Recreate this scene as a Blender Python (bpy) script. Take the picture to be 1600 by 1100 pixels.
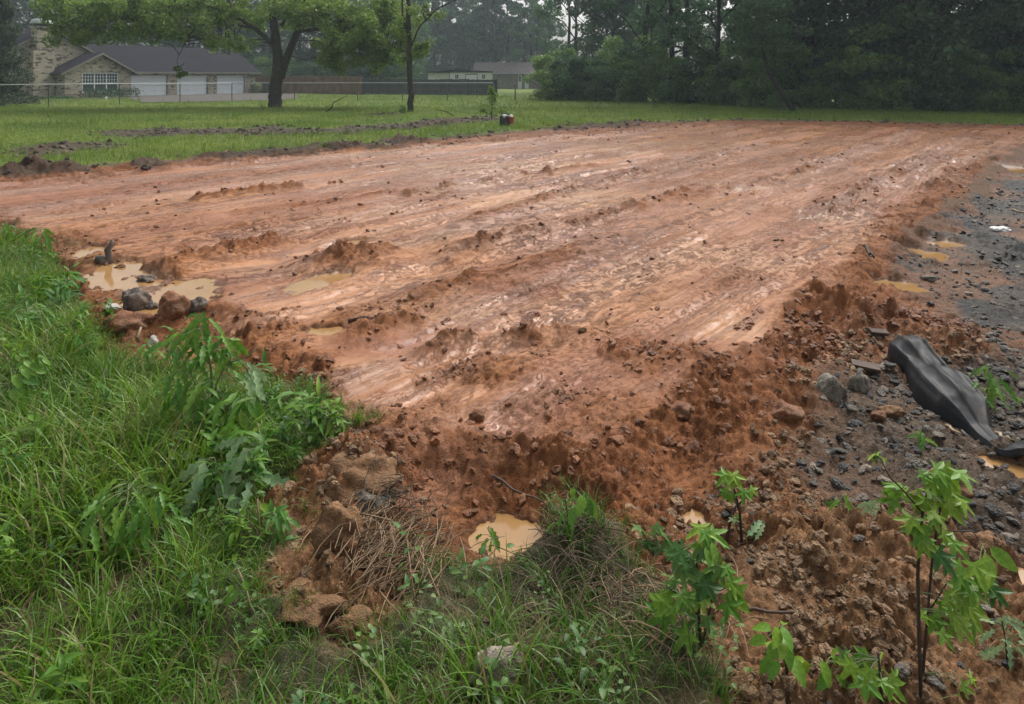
import bpy, bmesh, math, random
import numpy as np
from mathutils import Vector, Matrix

for o in list(bpy.data.objects): bpy.data.objects.remove(o)
scene = bpy.context.scene
C = scene.collection
R = math.radians
rng = np.random.default_rng(7)
random.seed(7)

# ------------------------------------------------------------------ camera
CAM_H = 1.65
FPX, HZ, CX = 1100.0, 118.0, 800.0          # focal length, horizon and centre of the photograph in its pixels
cam_d = bpy.data.cameras.new('camera'); cam = bpy.data.objects.new('camera', cam_d); C.objects.link(cam)
cam_d.sensor_width = 36.0; cam_d.lens = 36.0*FPX/1600.0
cam_d.shift_y = -(550-HZ)/1600.0
cam_d.clip_start = 0.05; cam_d.clip_end = 3000
cam.location = (0, 0, CAM_H); cam.rotation_euler = (R(90), 0, 0)
scene.camera = cam

# ------------------------------------------------------------------ sky, sun, exposure
SUN_EL, SUN_AZ = R(52), R(35)               # azimuth measured from +Y (away from the camera) towards +X
w = bpy.data.worlds.new('World'); scene.world = w; w.use_nodes = True
nt = w.node_tree; nt.nodes.clear()
sky = nt.nodes.new('ShaderNodeTexSky'); sky.sky_type = 'NISHITA'; sky.sun_disc = False
sky.sun_elevation = SUN_EL; sky.sun_rotation = SUN_AZ
sky.air_density = 1.0; sky.dust_density = 6.0; sky.ozone_density = 1.0
hsv = nt.nodes.new('ShaderNodeHueSaturation'); hsv.inputs['Saturation'].default_value = 0.22
bg = nt.nodes.new('ShaderNodeBackground'); bg.inputs['Strength'].default_value = 0.12
wo = nt.nodes.new('ShaderNodeOutputWorld')
nt.links.new(sky.outputs[0], hsv.inputs['Color']); nt.links.new(hsv.outputs[0], bg.inputs['Color']); nt.links.new(bg.outputs[0], wo.inputs['Surface'])
sun_d = bpy.data.lights.new('sun', 'SUN'); sun_d.energy = 0.9; sun_d.angle = R(28); sun_d.color = (1, 0.96, 0.9)
sun = bpy.data.objects.new('sun', sun_d); C.objects.link(sun)
sd_ = Vector((math.sin(SUN_AZ)*math.cos(SUN_EL), math.cos(SUN_AZ)*math.cos(SUN_EL), math.sin(SUN_EL)))
sun.rotation_euler = sd_.to_track_quat('Z', 'Y').to_euler(); sun.location = (0, 0, 40)
vs = scene.view_settings; vs.view_transform = 'Standard'; vs.look = 'None'; vs.exposure = 0.88; vs.gamma = 1.0; vs.use_curve_mapping = False
scene.render.engine = 'CYCLES'; scene.cycles.use_denoising = True
scene.cycles.max_bounces = 5; scene.cycles.diffuse_bounces = 3; scene.cycles.glossy_bounces = 2; scene.cycles.transmission_bounces = 4
scene.cycles.volume_bounces = 0; scene.cycles.transparent_max_bounces = 6

# ------------------------------------------------------------------ noise
_ang = np.linspace(0, 2*np.pi, 256, endpoint=False); _gx = np.cos(_ang).astype(np.float32); _gy = np.sin(_ang).astype(np.float32)
def _hash(xi, yi, seed):
    h = xi.astype(np.uint32)*np.uint32(374761393) + yi.astype(np.uint32)*np.uint32(668265263) + np.uint32((seed*974634777+12345) & 0xffffffff)
    h = (h ^ (h >> np.uint32(13)))*np.uint32(1274126177)
    return h ^ (h >> np.uint32(16))
def perlin(x, y, seed=0):
    x = np.asarray(x, np.float32); y = np.asarray(y, np.float32)
    x0 = np.floor(x); y0 = np.floor(y); fx = x-x0; fy = y-y0
    xi = x0.astype(np.int32); yi = y0.astype(np.int32)
    def g(dx, dy):
        h = _hash(xi+dx, yi+dy, seed) & np.uint32(255)
        return _gx[h]*(fx-dx) + _gy[h]*(fy-dy)
    u = fx*fx*fx*(fx*(fx*6-15)+10); v = fy*fy*fy*(fy*(fy*6-15)+10)
    a = g(0, 0); b = g(1, 0); c = g(0, 1); d = g(1, 1)
    a = a+(b-a)*u; c = c+(d-c)*u
    return (a+(c-a)*v)*1.5
def fbm(x, y, oct=4, seed=0, gain=.5, lac=2.03):
    s = 0; a = 1; n = 0
    for i in range(oct):
        s = s + a*perlin(x, y, seed+i*17); n += a; x = x*lac+3.7; y = y*lac-1.3; a *= gain
    return s/n
def worley(x, y, seed=0):
    x = np.asarray(x, np.float32); y = np.asarray(y, np.float32)
    xi = np.floor(x).astype(np.int32); yi = np.floor(y).astype(np.int32)
    best = np.full(x.shape, 9., np.float32); bid = np.zeros(x.shape, np.float32); b2 = best.copy()
    for dx in (-1, 0, 1):
        for dy in (-1, 0, 1):
            h = _hash(xi+dx, yi+dy, seed)
            px = xi+dx+(h & np.uint32(1023))/np.float32(1023); py = yi+dy+((h >> np.uint32(10)) & np.uint32(1023))/np.float32(1023)
            d = (px-x)**2+(py-y)**2
            m = d < best
            b2 = np.where(m, best, np.minimum(b2, d)); best = np.where(m, d, best)
            bid = np.where(m, ((h >> np.uint32(20)) & np.uint32(1023))/np.float32(1023), bid)
    return np.sqrt(best), bid, np.sqrt(b2)
def sstep(a, b, x):
    t = np.clip((x-a)/(b-a), 0, 1); return t*t*(3-2*t)

# ------------------------------------------------------------------ photograph pixel -> point on the ground
def G(px, py, z=None):
    if z is None: z = -0.1*float(sstep(520, 720, py))
    d = FPX*(CAM_H-z)/(py-HZ); return ((px-CX)/FPX*d, d)
def poly_sd(X, Y, pts):
    """signed distance to a polygon of ground points, positive inside"""
    P = np.array(pts, np.float32); n = len(P)
    best = np.full(X.shape, 1e9, np.float32); inside = np.zeros(X.shape, bool)
    for i in range(n):
        ax, ay = P[i]; bx, by = P[(i+1) % n]
        ex, ey = bx-ax, by-ay; L = ex*ex+ey*ey+1e-9
        t = np.clip(((X-ax)*ex+(Y-ay)*ey)/L, 0, 1)
        best = np.minimum(best, (X-ax-t*ex)**2+(Y-ay-t*ey)**2)
        c = (ay > Y) != (by > Y)
        if abs(ey) > 1e-9: inside ^= c & (X < ex*(Y-ay)/ey+ax)
    return np.where(inside, 1, -1)*np.sqrt(best)

MUD = [G(*p) for p in [(-420,318),(-260,302),(0,273),(150,262),(300,250),(450,240),(600,227),(700,215),(800,207),(1000,193.5),(1150,188),(1400,191),(1700,199),(1650,215),
   (1600,225),(1560,245),(1500,300),(1440,345),(1395,385),(1400,430),(1530,505),(1560,535),(1420,560),(1300,585),(1270,680),(1235,740),(1290,780),(1420,800),(1510,840),(1600,890),(1900,950),
   (2300,1500),(1180,1500),(1120,1060),(1060,960),(980,850),(860,800),(840,850),(800,890),(720,890),(650,880),(640,960),(580,1020),(500,1010),(390,970),(420,900),(470,860),(400,810),(470,750),(570,690),
   (480,628),(400,592),(290,560),(160,540),(112,455),(75,385),(0,356),(-300,400)]]
PADTOP = [G(*p, z=0) for p in [(-420,318),(-260,302),(0,273),(300,250),(600,227),(800,207),(1000,193.5),(1150,188),(1400,191),(1700,199),(1600,215),(1500,265),(1400,345),(1330,420),(1270,465),(1215,545),(1110,600),(1010,670),
   (900,715),(760,700),(620,665),(520,610),(430,540),(330,470),(180,415),(100,378),(0,345),(-300,395)]]
SMOOTH = [G(*p, z=0) for p in [(-400,330),(0,290),(600,235),(1150,195),(1640,203),(1500,235),(1330,340),(1240,430),(1200,530),(1110,600),(1020,665),(900,700),(760,685),(640,650),(560,595),(505,530),(430,465),(300,405),(140,358),(0,325),(-300,365)]]
GRAVEL = [G(*p) for p in [(1800,203),(1620,228),(1575,255),(1520,310),(1450,350),(1405,390),(1410,430),(1535,505),(1560,540),(1420,558),(1300,585),(1275,680),(1235,750),(1300,790),(1420,810),(1510,850),(1600,900),(1900,960),(2300,600),(2300,230)]]
LAWNFAR = [G(*p, z=0) for p in [(-420,318),(-260,302),(0,273),(150,262),(300,250),(450,240),(600,227),(700,215),(800,207),(1000,193.5),(1150,188),(1400,191),(1700,199)]] + [(60,20),(500,300),(500,600),(-500,600),(-500,5),(-40,9)]
CRUST = [(G(px, py, z=0), rx/FPX*G(px, py, z=0)[1], ry*G(px, py, z=0)[1]**2/1815, st) for px, py, rx, ry, st in [(755,575,110,36,.75),(865,525,75,16,.6),(1020,560,100,48,.55),(905,650,150,40,.45),(690,640,70,30,.5),(1150,430,70,20,.4),(830,455,90,22,.4),(560,402,60,16,.6),(590,500,80,14,.45),(1060,470,60,16,.4),(300,395,110,18,.5),(960,400,90,14,.35),(1210,330,60,14,.4)]]
DX, DY = 0.629, 0.777                        # direction in which the machine tracks run

# puddles: centre pixel, half width and half height in photograph pixels, turn
PUD = [((798,832),52,36,0.0,'tan puddle at the foot of the muddy bank, among grass tufts'),
       ((262,456),68,22,-.25,'largest yellow-brown puddle on the left beside the grey clod'),
       ((192,424),56,15,-.5,'narrow brown puddle above the grey clod in the left ditch'),
       ((494,434),40,13,.5,'small ochre puddle lying in a rut beside dark clods'),
       ((545,372),26,5,.2,'faint shallow puddle on the smooth mud, left of centre'),
       ((510,507),30,7,.1,'tiny ochre puddle beside the half-buried dark stick'),
       ((1432,378),30,8,-.2,'ochre puddle at the tip of the dark gravel'),
       ((1468,363),28,5,.1,'slim ochre puddle at the edge of dark gravel, towards the white rag'),
       ((1400,428),30,8,-.1,'ochre puddle left of the dark gravel, nearest the clods'),
       ((1588,254),24,6,.1,'far ochre puddle at the right edge of the pad'),
       ((1085,797),18,14,0,'small orange puddle behind the leafy sweetgum sapling'),
       ((1590,895),50,32,-.5,'pale puddle at the right edge behind the tall sapling'),
       ((1600,735),44,14,-.6,'brown water channel below the black plastic sheet'),
       ((142,388),28,7,-.2,'uppermost puddle of the left ditch near the weeds')]
PW = []
for (cp, hw, hh, rot, lab) in PUD:
    x, d = G(*cp); PW.append((x, d, hw/FPX*d*1.02, hh*d*d/(FPX*1.7)*1.05, rot, lab))

RIDGES = []                                   # clod ridges thrown up beside the tracks (pixel end points, height, width)
for p0, p1, h, wd in [((60,283),(500,241),.05,.10),((500,241),(830,213),.04,.10),((310,310),(470,295),.06,.10),((640,303),(850,268),.05,.10),((850,268),(1000,250),.04,.10),((1180,291),(1430,206),.045,.30),
                      ((700,395),(1130,290),.05,.2),((200,428),(420,378),.06,.2),((1290,330),(1500,215),.05,.3),((730,345),(1010,262),.03,.15),((510,405),(600,398),.07,.25),
                      ((680,540),(910,515),.06,.10),((560,520),(640,500),.04,.12),((950,285),(1190,225),.03,.15),((380,330),(620,300),.025,.1),((600,480),(950,370),.03,.2),((840,222),(1040,203),.03,.15)]:
    RIDGES.append((G(*p0), G(*p1), h, wd))
HEAPS = [((640,222),40,.20),((560,231),60,.10),((430,241),60,.08),((235,259),30,.18),((90,270),50,.2),((345,247),36,.16),((985,193),30,.14),((930,197),60,.06),((505,233),60,.09),((20,274),40,.14),((880,202),30,.07),
         ((60,238),30,.10),((100,230),40,.10),((600,180),30,.1),((705,190),40,.12)]
HEAPW = []
for cp, hw, h in HEAPS:
    x, d = G(*cp, z=0); HEAPW.append((x, d, hw/FPX*d, h))
DARKSTRIP = [([(140,207),(220,203),(330,203),(440,199),(440,205),(330,211),(200,216)],1),([(370,206),(560,199),(700,188),(770,182),(790,186),(690,198),(540,209),(390,212)],1),([(20,240),(90,226),(170,226),(180,232),(60,244)],1)]
DARKW = [[G(*p, z=0) for p in pts] for pts, _ in DARKSTRIP]

def seg_dist(X, Y, a, b):
    ex, ey = b[0]-a[0], b[1]-a[1]; L = ex*ex+ey*ey
    t = ((X-a[0])*ex+(Y-a[1])*ey)/L; tc = np.clip(t, 0, 1)
    return np.hypot(X-a[0]-tc*ex, Y-a[1]-tc*ey), t

def lumps(X, Y, f, seed, tilt=.9):
    """broken clods: every cell is a tilted facet with a crack round it"""
    wx = perlin(X*f*.8, Y*f*.8, seed+5)*.45+perlin(X*f*2.6, Y*f*2.6, seed+6)*.16; wy = perlin(X*f*.8, Y*f*.8, seed+9)*.45+perlin(X*f*2.6, Y*f*2.6, seed+8)*.16
    d, idn, d2 = worley(X*f+wx, Y*f+wy, seed)
    an = idn*97.; pl = (perlin(X*f*.5, Y*f*.5, seed+3)+np.cos(an)*(X*f % 1-.5)*.0)
    edge = sstep(.0, .30, d2-d)
    dome = np.clip(1-d*1.0, 0, 1)
    return (.2+.8*idn)*(.68*edge+.32*dome)+tilt*.25*pl, idn, edge

def terrain(X, Y, wet=True):
    """height, colour, wetness and zone of any ground point"""
    X = np.asarray(X, np.float32); Y = np.asarray(Y, np.float32)
    a = DX*X+DY*Y; c = DY*X-DX*Y
    lodf = 1/(1+(np.maximum(Y, 0)/26)**2)
    ea = .035+.016*np.clip(Y, 0, 25)
    en = fbm(X*2.2, Y*2.2, 5, 11)*ea*1.6
    en2 = fbm(X*9, Y*9, 3, 15)*.06
    sm = poly_sd(X, Y, MUD)+en+en2*.6
    sp = poly_sd(X, Y, PADTOP)+en*.8
    sg = poly_sd(X, Y, GRAVEL)+en*1.3+en2
    sl = poly_sd(X, Y, LAWNFAR)+en*.7
    mud = sstep(-.05, .05, sm); top = sstep(-.26-.45*sstep(.6, 1.6, X), .06, sp+.5*en2)
    grav = sstep(-.12, .12, sg)*(1-sstep(0, .2, sl)); far = sstep(-.15, .15, sl)
    # roughness of the mud: edges, bank, near corner
    nearc = sstep(0, .5, -(poly_sd(X, Y, SMOOTH)+en*1.6+en2*2))
    rough = np.clip(nearc+.5*sstep(.15, .5, fbm(a*.5, c*1.3, 4, 31)), 0, 1)*(1-far)
    for pp, rx, ry, st in CRUST:
        x, d = pp; q = np.sqrt(((X-x)/rx)**2+((Y-d)/ry)**2)+.8*fbm(X*2.0, Y*2.0, 4, 39, .6); rough = np.maximum(rough, st*(1-sstep(.55, 1.05, q))*(1-far))
    slab = sstep(.10, .30, fbm(X*.95+.4, Y*.95, 3, 35)); rough = rough*(1-.85*slab*(Y < 9))
    rough = np.maximum(rough, sstep(.16, -.02, sp+.6*en2)*(Y < 8)*(1-far)*(.72+.5*sstep(-.3, .3, fbm(X*2.1, Y*2.1, 3, 53)))); rough = np.clip(rough, 0, 1)
    low_bank = 1-top
    z = -.12*low_bank*(1-far)
    # pad relief
    st1 = fbm(c*1.6, a*.10, 4, 41); st2 = fbm(c*5.5, a*.28, 4, 43); st3 = fbm(c*16, a*.9, 3, 47)
    z = z + top*(1-far)*(.03*fbm(X*.35, Y*.35, 2, 3)+.034*st1+.034*st2*(.4+.6*sstep(-.3, .4, perlin(a*.3, c*.5, 91))))
    z = z + mud*lodf*.011*st3
    rut = 1-np.abs(fbm(c*2.3, a*.07, 3, 49))*4; z = z-top*(1-far)*.035*np.clip(rut, 0, 1)**2*sstep(-.2, .3, perlin(a*.22, c*.35, 51))
    scal = fbm(a*2.2, c*5, 4, 61)                     # scales and crusts on the smooth mud
    z = z + mud*.05*np.clip(scal-.05, 0, 1)*(.5+.7*rough)+mud*lodf*.016*np.clip(fbm(a*6, c*11, 4, 63, .6)-.05, 0, 1)*sstep(-.3, .3, fbm(X*.8, Y*.8, 3, 65))
    cl = np.zeros_like(X); idn = np.zeros_like(X)
    tex = np.clip((rough*mud+.95*grav*(1-mud)+.55*(1-mud)*(1-far)), 0, 1)*(.55+.6*sstep(-.3, .3, fbm(X*1.7, Y*1.7, 3, 37)))
    k = (Y < 16) & (Y > .8) & (np.abs(X) < 1.1*Y+1) & (tex > .02)
    if k.any():
        xs, ys = X[k], Y[k]
        l1, i1, _ = lumps(xs, ys, 5.2, 101); l2, i2, _ = lumps(xs, ys, 11., 131); l3, i3, _ = lumps(xs, ys, 25., 151)
        amp = .65+.7*fbm(xs*1.2, ys*1.2, 2, 77)
        near = 1/(1+(ys/9)**3)
        big = sstep(-.1, .35, fbm(xs*1.1, ys*1.1, 3, 83))
        crag = np.abs(fbm(xs*6.5, ys*6.5, 5, 88, .6))
        l0, i0, _ = lumps(xs, ys, 2.6, 171)
        h = amp*(.10*l0*big+.085*l1*(.25+.75*big)+.052*l2*(.4+.6*big)+.022*l3*near)-.085*crag+.034*fbm(xs*13, ys*13, 5, 89, .7)*near+.020*np.abs(fbm(xs*30, ys*30, 3, 90, .7))*near
        cl[k] = h*tex[k]; idn[k] = .5*i1+.5*i2
    z = z + cl*np.where(mud > .5, 1., .75)
    for p0, p1, h, wd in RIDGES:
        dd, t = seg_dist(X, Y, p0, p1)
        dd = dd+fbm(X*3, Y*3, 3, 201)*wd*.6
        g = np.exp(-(dd/wd)**2)*(.25+1.1*np.clip(.5+fbm(a*1.6, c*3, 4, 203)*1.3, 0, 1.3))
        g = g*(.55+.9*np.abs(fbm(X*4, Y*4, 4, 205, .65))*2); z = z + 1.5*h*g; z = z-.5*h*np.exp(-((dd-2.0*wd)/wd)**2)
        rough = np.maximum(rough, np.clip(g*1.2, 0, 1)*.9)
    for x, d, r, h in HEAPW:
        rr = np.hypot((X-x)/r, (Y-d)/max(.35, .6*r))
        z = z + h*np.exp(-rr**2)*(.7+1.2*fbm(X*3, Y*3, 4, 221))
    # lawn, near grass
    lawnz = .03*fbm(X*.4, Y*.4, 3, 301)+.02-.0055*np.maximum(0, Y-40)
    z = z + far*(lawnz+.015*fbm(X*3, Y*3, 3, 305))
    gl = (1-mud)*(1-grav)*(1-far)
    z = z + gl*(.05+.05*fbm(X*1.3, Y*1.3, 3, 311))
    # brown clod heap in the foreground, bank shoulder, gravel heap
    for (p, rx, ry, h, s) in [((545,780),.28,.26,.20,1),((500,900),.22,.16,.13,2),((470,960),.25,.10,.10,3),((600,720),.25,.25,.13,4),((1300,930),.40,.34,.13,5),((1480,790),.22,.2,.10,6),((1340,640),.35,.4,.07,7),
                              ((215,500),.5,.3,.13,8),((900,880),.25,.12,.10,9),((1370,500),.7,.5,.14,10),((350,500),.45,.3,.06,11),((1180,620),.4,.5,.10,12),((760,1060),.5,.15,.06,13),((830,600),.5,.35,.06,14)]:
        x, d = G(*p); rr = ((X-x)/rx)**2+((Y-d)/ry)**2
        z = z + h*np.exp(-rr)*(.75+.9*fbm(X*5, Y*5, 4, 400+s))
    # puddles
    wat = np.zeros_like(X)
    if wet:
        pn = .55*fbm(X*1.6, Y*1.1, 5, 505, .6); pn2 = fbm(X*7, Y*5, 4, 507, .6)
        for (x, d, hw, hd, rot, lab), lv in zip(PW, LEVEL):
            u_ = (X-x)/hw; v_ = (Y-d)/hd-rot*1.6*u_
            near_ = (np.abs(u_) < 4) & (np.abs(v_) < 6); pl = np.zeros_like(X); pl[near_] = fbm(u_[near_]*1.15+7*x, v_[near_]*1.15+3*d, 4, 511, .6)
            q = np.sqrt(u_*u_+v_*v_)+.35*pn+.75*pl+.22*pn2
            m = 1-sstep(.55, 1.5, q)
            zb = lv-.05+(z-lv)*.30
            rim = 1-sstep(1.5, 2.3, q); z = z+rim*np.maximum(0, lv-.006+.012*pn2-z)     # banks hold the water in
            zb = lv-.05+(z-lv)*.30
            m = np.clip(m*1.15, 0, 1); z = z*(1-m)+zb*m; wat = np.maximum(wat, m)
    return dict(z=z, mud=mud, grav=grav, far=far, rough=rough, top=top, cl=cl, idn=idn, a=a, c=c, st1=st1, st2=st2, scal=scal, wat=wat, sm=sm, sg=sg, sl=sl, sp=sp)
def gz(x, y):
    """height of the built ground sheet below a point"""
    i = min(max(int(np.searchsorted(rows, y))-1, 0), nr-2); t = x/max(y, 1.2); j = min(max(int(np.searchsorted(tcol, t))-1, 0), nc-2)
    f = min(max(float((y-rows[i])/(rows[i+1]-rows[i])), 0), 1); g = min(max(float((t-tcol[j])/(tcol[j+1]-tcol[j])), 0), 1); Z = ZG
    return float((Z[i,j]*(1-g)+Z[i,j+1]*g)*(1-f)+(Z[i+1,j]*(1-g)+Z[i+1,j+1]*g)*f)
def GP(px, py, sink=0.0):
    """where the view ray of a photograph pixel meets the built ground"""
    z = 0.0
    for _ in range(8):
        d = FPX*(CAM_H-z)/(py-HZ); z = .5*z+.5*gz((px-CX)/FPX*d, d)
    d = FPX*(CAM_H-z)/(py-HZ); x = (px-CX)/FPX*d
    return Vector((x, d, gz(x, d)-sink))

LEVEL = []                                    # water level of each puddle, from the ground it lies in
for (x, d, hw, hd, rot, lab) in PW:
    uu = np.linspace(-.9, .9, 9); A_, B_ = np.meshgrid(uu, uu); A_, B_ = A_.ravel(), B_.ravel()
    LEVEL.append(float(np.percentile(terrain(x+A_*hw, d+(B_+rot*1.6*A_)*hd, False)['z'], 55 if x < -1.8 and d > 4.6 else 10)))
ditch = [i for i, q in enumerate(PW) if q[0] < -1.8 and q[1] > 4.6 and q[1] < 9]       # the pools of the left ditch stand at one level
for k_, i in enumerate(ditch): LEVEL[i] = float(np.mean([LEVEL[j] for j in ditch])) if k_ == 0 else LEVEL[ditch[0]]-.002*k_
# ------------------------------------------------------------------ object helpers
def props(o, label=None, cat=None, group=None, kind=None):
    if label: o['label'] = label
    if cat: o['category'] = cat
    if group: o['group'] = group
    if kind: o['kind'] = kind
    return o
def link(o, parent=None):
    C.objects.link(o)
    if parent: o.parent = parent
    return o
def empty(name, loc=(0,0,0), rz=0, label=None, cat=None, group=None):
    o = bpy.data.objects.new(name, None); o.empty_display_size = .2; o.location = loc; o.rotation_euler = (0,0,rz); link(o)
    return props(o, label, cat, group)
def np_mesh(name, V, F, mat=None, smooth=True, cols=None, floats=None):
    V = np.asarray(V, np.float32); F = np.asarray(F, np.int32); n = F.shape[1]
    me = bpy.data.meshes.new(name); me.vertices.add(len(V)); me.vertices.foreach_set('co', V.ravel())
    me.loops.add(F.size); me.loops.foreach_set('vertex_index', F.ravel())
    me.polygons.add(len(F)); me.polygons.foreach_set('loop_start', np.arange(0, F.size, n, dtype=np.int32))
    try: me.polygons.foreach_set('loop_total', np.full(len(F), n, np.int32))
    except Exception: pass
    me.polygons.foreach_set('use_smooth', np.full(len(F), smooth, bool))
    if cols is not None:
        at = me.attributes.new('Col', 'FLOAT_COLOR', 'POINT'); at.data.foreach_set('color', np.c_[cols, np.ones(len(V))].astype(np.float32).ravel())
    for k, v in (floats or {}).items():
        at = me.attributes.new(k, 'FLOAT', 'POINT'); at.data.foreach_set('value', np.asarray(v, np.float32))
    me.update(calc_edges=True); me.validate()
    if mat: me.materials.append(mat)
    return me
def mobj(name, me, parent=None, loc=None, rot=None):
    o = bpy.data.objects.new(name, me); link(o, parent)
    if loc is not None: o.location = loc
    if rot is not None: o.rotation_euler = rot
    return o
class MB:
    """collects boxes, tubes and polygons into one mesh"""
    def __init__(s): s.v = []; s.f = []
    def add(s, V, F):
        b = len(s.v); s.v += [tuple(map(float, p)) for p in V]; s.f += [tuple(int(i)+b for i in f) for f in F]; return s
    def box(s, x0, x1, y0, y1, z0, z1):
        return s.add([(x0,y0,z0),(x1,y0,z0),(x1,y1,z0),(x0,y1,z0),(x0,y0,z1),(x1,y0,z1),(x1,y1,z1),(x0,y1,z1)],
                     [(0,3,2,1),(4,5,6,7),(0,1,5,4),(1,2,6,5),(2,3,7,6),(3,0,4,7)])
    def tube(s, pts, rad, n=8, cap=True):
        V, F = tube(pts, rad, n); b = len(s.v); s.add(V, F)
        if cap: s.f.append(tuple(b+i for i in range(n))[::-1]); s.f.append(tuple(b+len(V)-n+i for i in range(n)))
        return s
    def prism(s, poly, y0, y1):
        """polygon in x,z pushed along y"""
        n = len(poly); V = [(x, y0, z) for x, z in poly]+[(x, y1, z) for x, z in poly]
        return s.add(V, [tuple(range(n)), tuple(range(2*n-1, n-1, -1))]+[(i, n+i, n+(i+1) % n, (i+1) % n) for i in range(n)])
    def build(s, name, mat, parent=None, bevel=0, smooth=False):
        me = bpy.data.meshes.new(name); me.from_pydata(s.v, [], s.f); me.materials.append(mat)
        bm = bmesh.new(); bm.from_mesh(me)
        bmesh.ops.recalc_face_normals(bm, faces=bm.faces)
        if bevel: bmesh.ops.bevel(bm, geom=list(bm.edges), offset=bevel, segments=2, affect='EDGES', profile=.5)
        bm.to_mesh(me); bm.free()
        if smooth:
            for p in me.polygons: p.use_smooth = True
        return mobj(name, me, parent)
def tube(pts, rad, n=8):
    P = np.array(pts, float); m = len(P); rad = np.broadcast_to(np.asarray(rad, float), (m,))
    T = np.gradient(P, axis=0); T /= np.linalg.norm(T, axis=1, keepdims=True)+1e-9
    ref = np.array([0,0,1.]) if abs(T[0][2]) < .9 else np.array([1.,0,0])
    V = []
    x = np.cross(ref, T[0]); x /= np.linalg.norm(x)
    for i in range(m):
        x = x-T[i]*np.dot(x, T[i]); x /= np.linalg.norm(x)+1e-9; y = np.cross(T[i], x)
        for k in range(n):
            an = 2*math.pi*k/n; V.append(P[i]+rad[i]*(math.cos(an)*x+math.sin(an)*y))
    F = [(i*n+k, i*n+(k+1) % n, (i+1)*n+(k+1) % n, (i+1)*n+k) for i in range(m-1) for k in range(n)]
    return V, F

# ------------------------------------------------------------------ materials
def mat(name, col, rough=.6, spec=.4, metal=0, noise=0, nscale=8, bump=0, bscale=40, coat=0):
    m = bpy.data.materials.new(name); m.use_nodes = True; n = m.node_tree.nodes; l = m.node_tree.links
    p = n['Principled BSDF']; p.inputs['Base Color'].default_value = (*col, 1); p.inputs['Roughness'].default_value = rough
    p.inputs['Specular IOR Level'].default_value = spec; p.inputs['Metallic'].default_value = metal
    tc = n.new('ShaderNodeTexCoord')
    if noise:
        t = n.new('ShaderNodeTexNoise'); t.inputs['Scale'].default_value = nscale; t.inputs['Detail'].default_value = 6; l.new(tc.outputs['Object'], t.inputs['Vector'])
        mr = n.new('ShaderNodeMapRange'); mr.inputs['From Min'].default_value = .3; mr.inputs['From Max'].default_value = .7
        mr.inputs['To Min'].default_value = 1-noise; mr.inputs['To Max'].default_value = 1+noise; l.new(t.outputs['Fac'], mr.inputs['Value'])
        h = n.new('ShaderNodeHueSaturation'); h.inputs['Color'].default_value = (*col, 1); l.new(mr.outputs[0], h.inputs['Value']); l.new(h.outputs[0], p.inputs['Base Color'])
    if bump:
        t = n.new('ShaderNodeTexNoise'); t.inputs['Scale'].default_value = bscale; t.inputs['Detail'].default_value = 5; l.new(tc.outputs['Object'], t.inputs['Vector'])
        b = n.new('ShaderNodeBump'); b.inputs['Strength'].default_value = bump; b.inputs['Distance'].default_value = .01; l.new(t.outputs['Fac'], b.inputs['Height']); l.new(b.outputs[0], p.inputs['Normal'])
    return m
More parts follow.
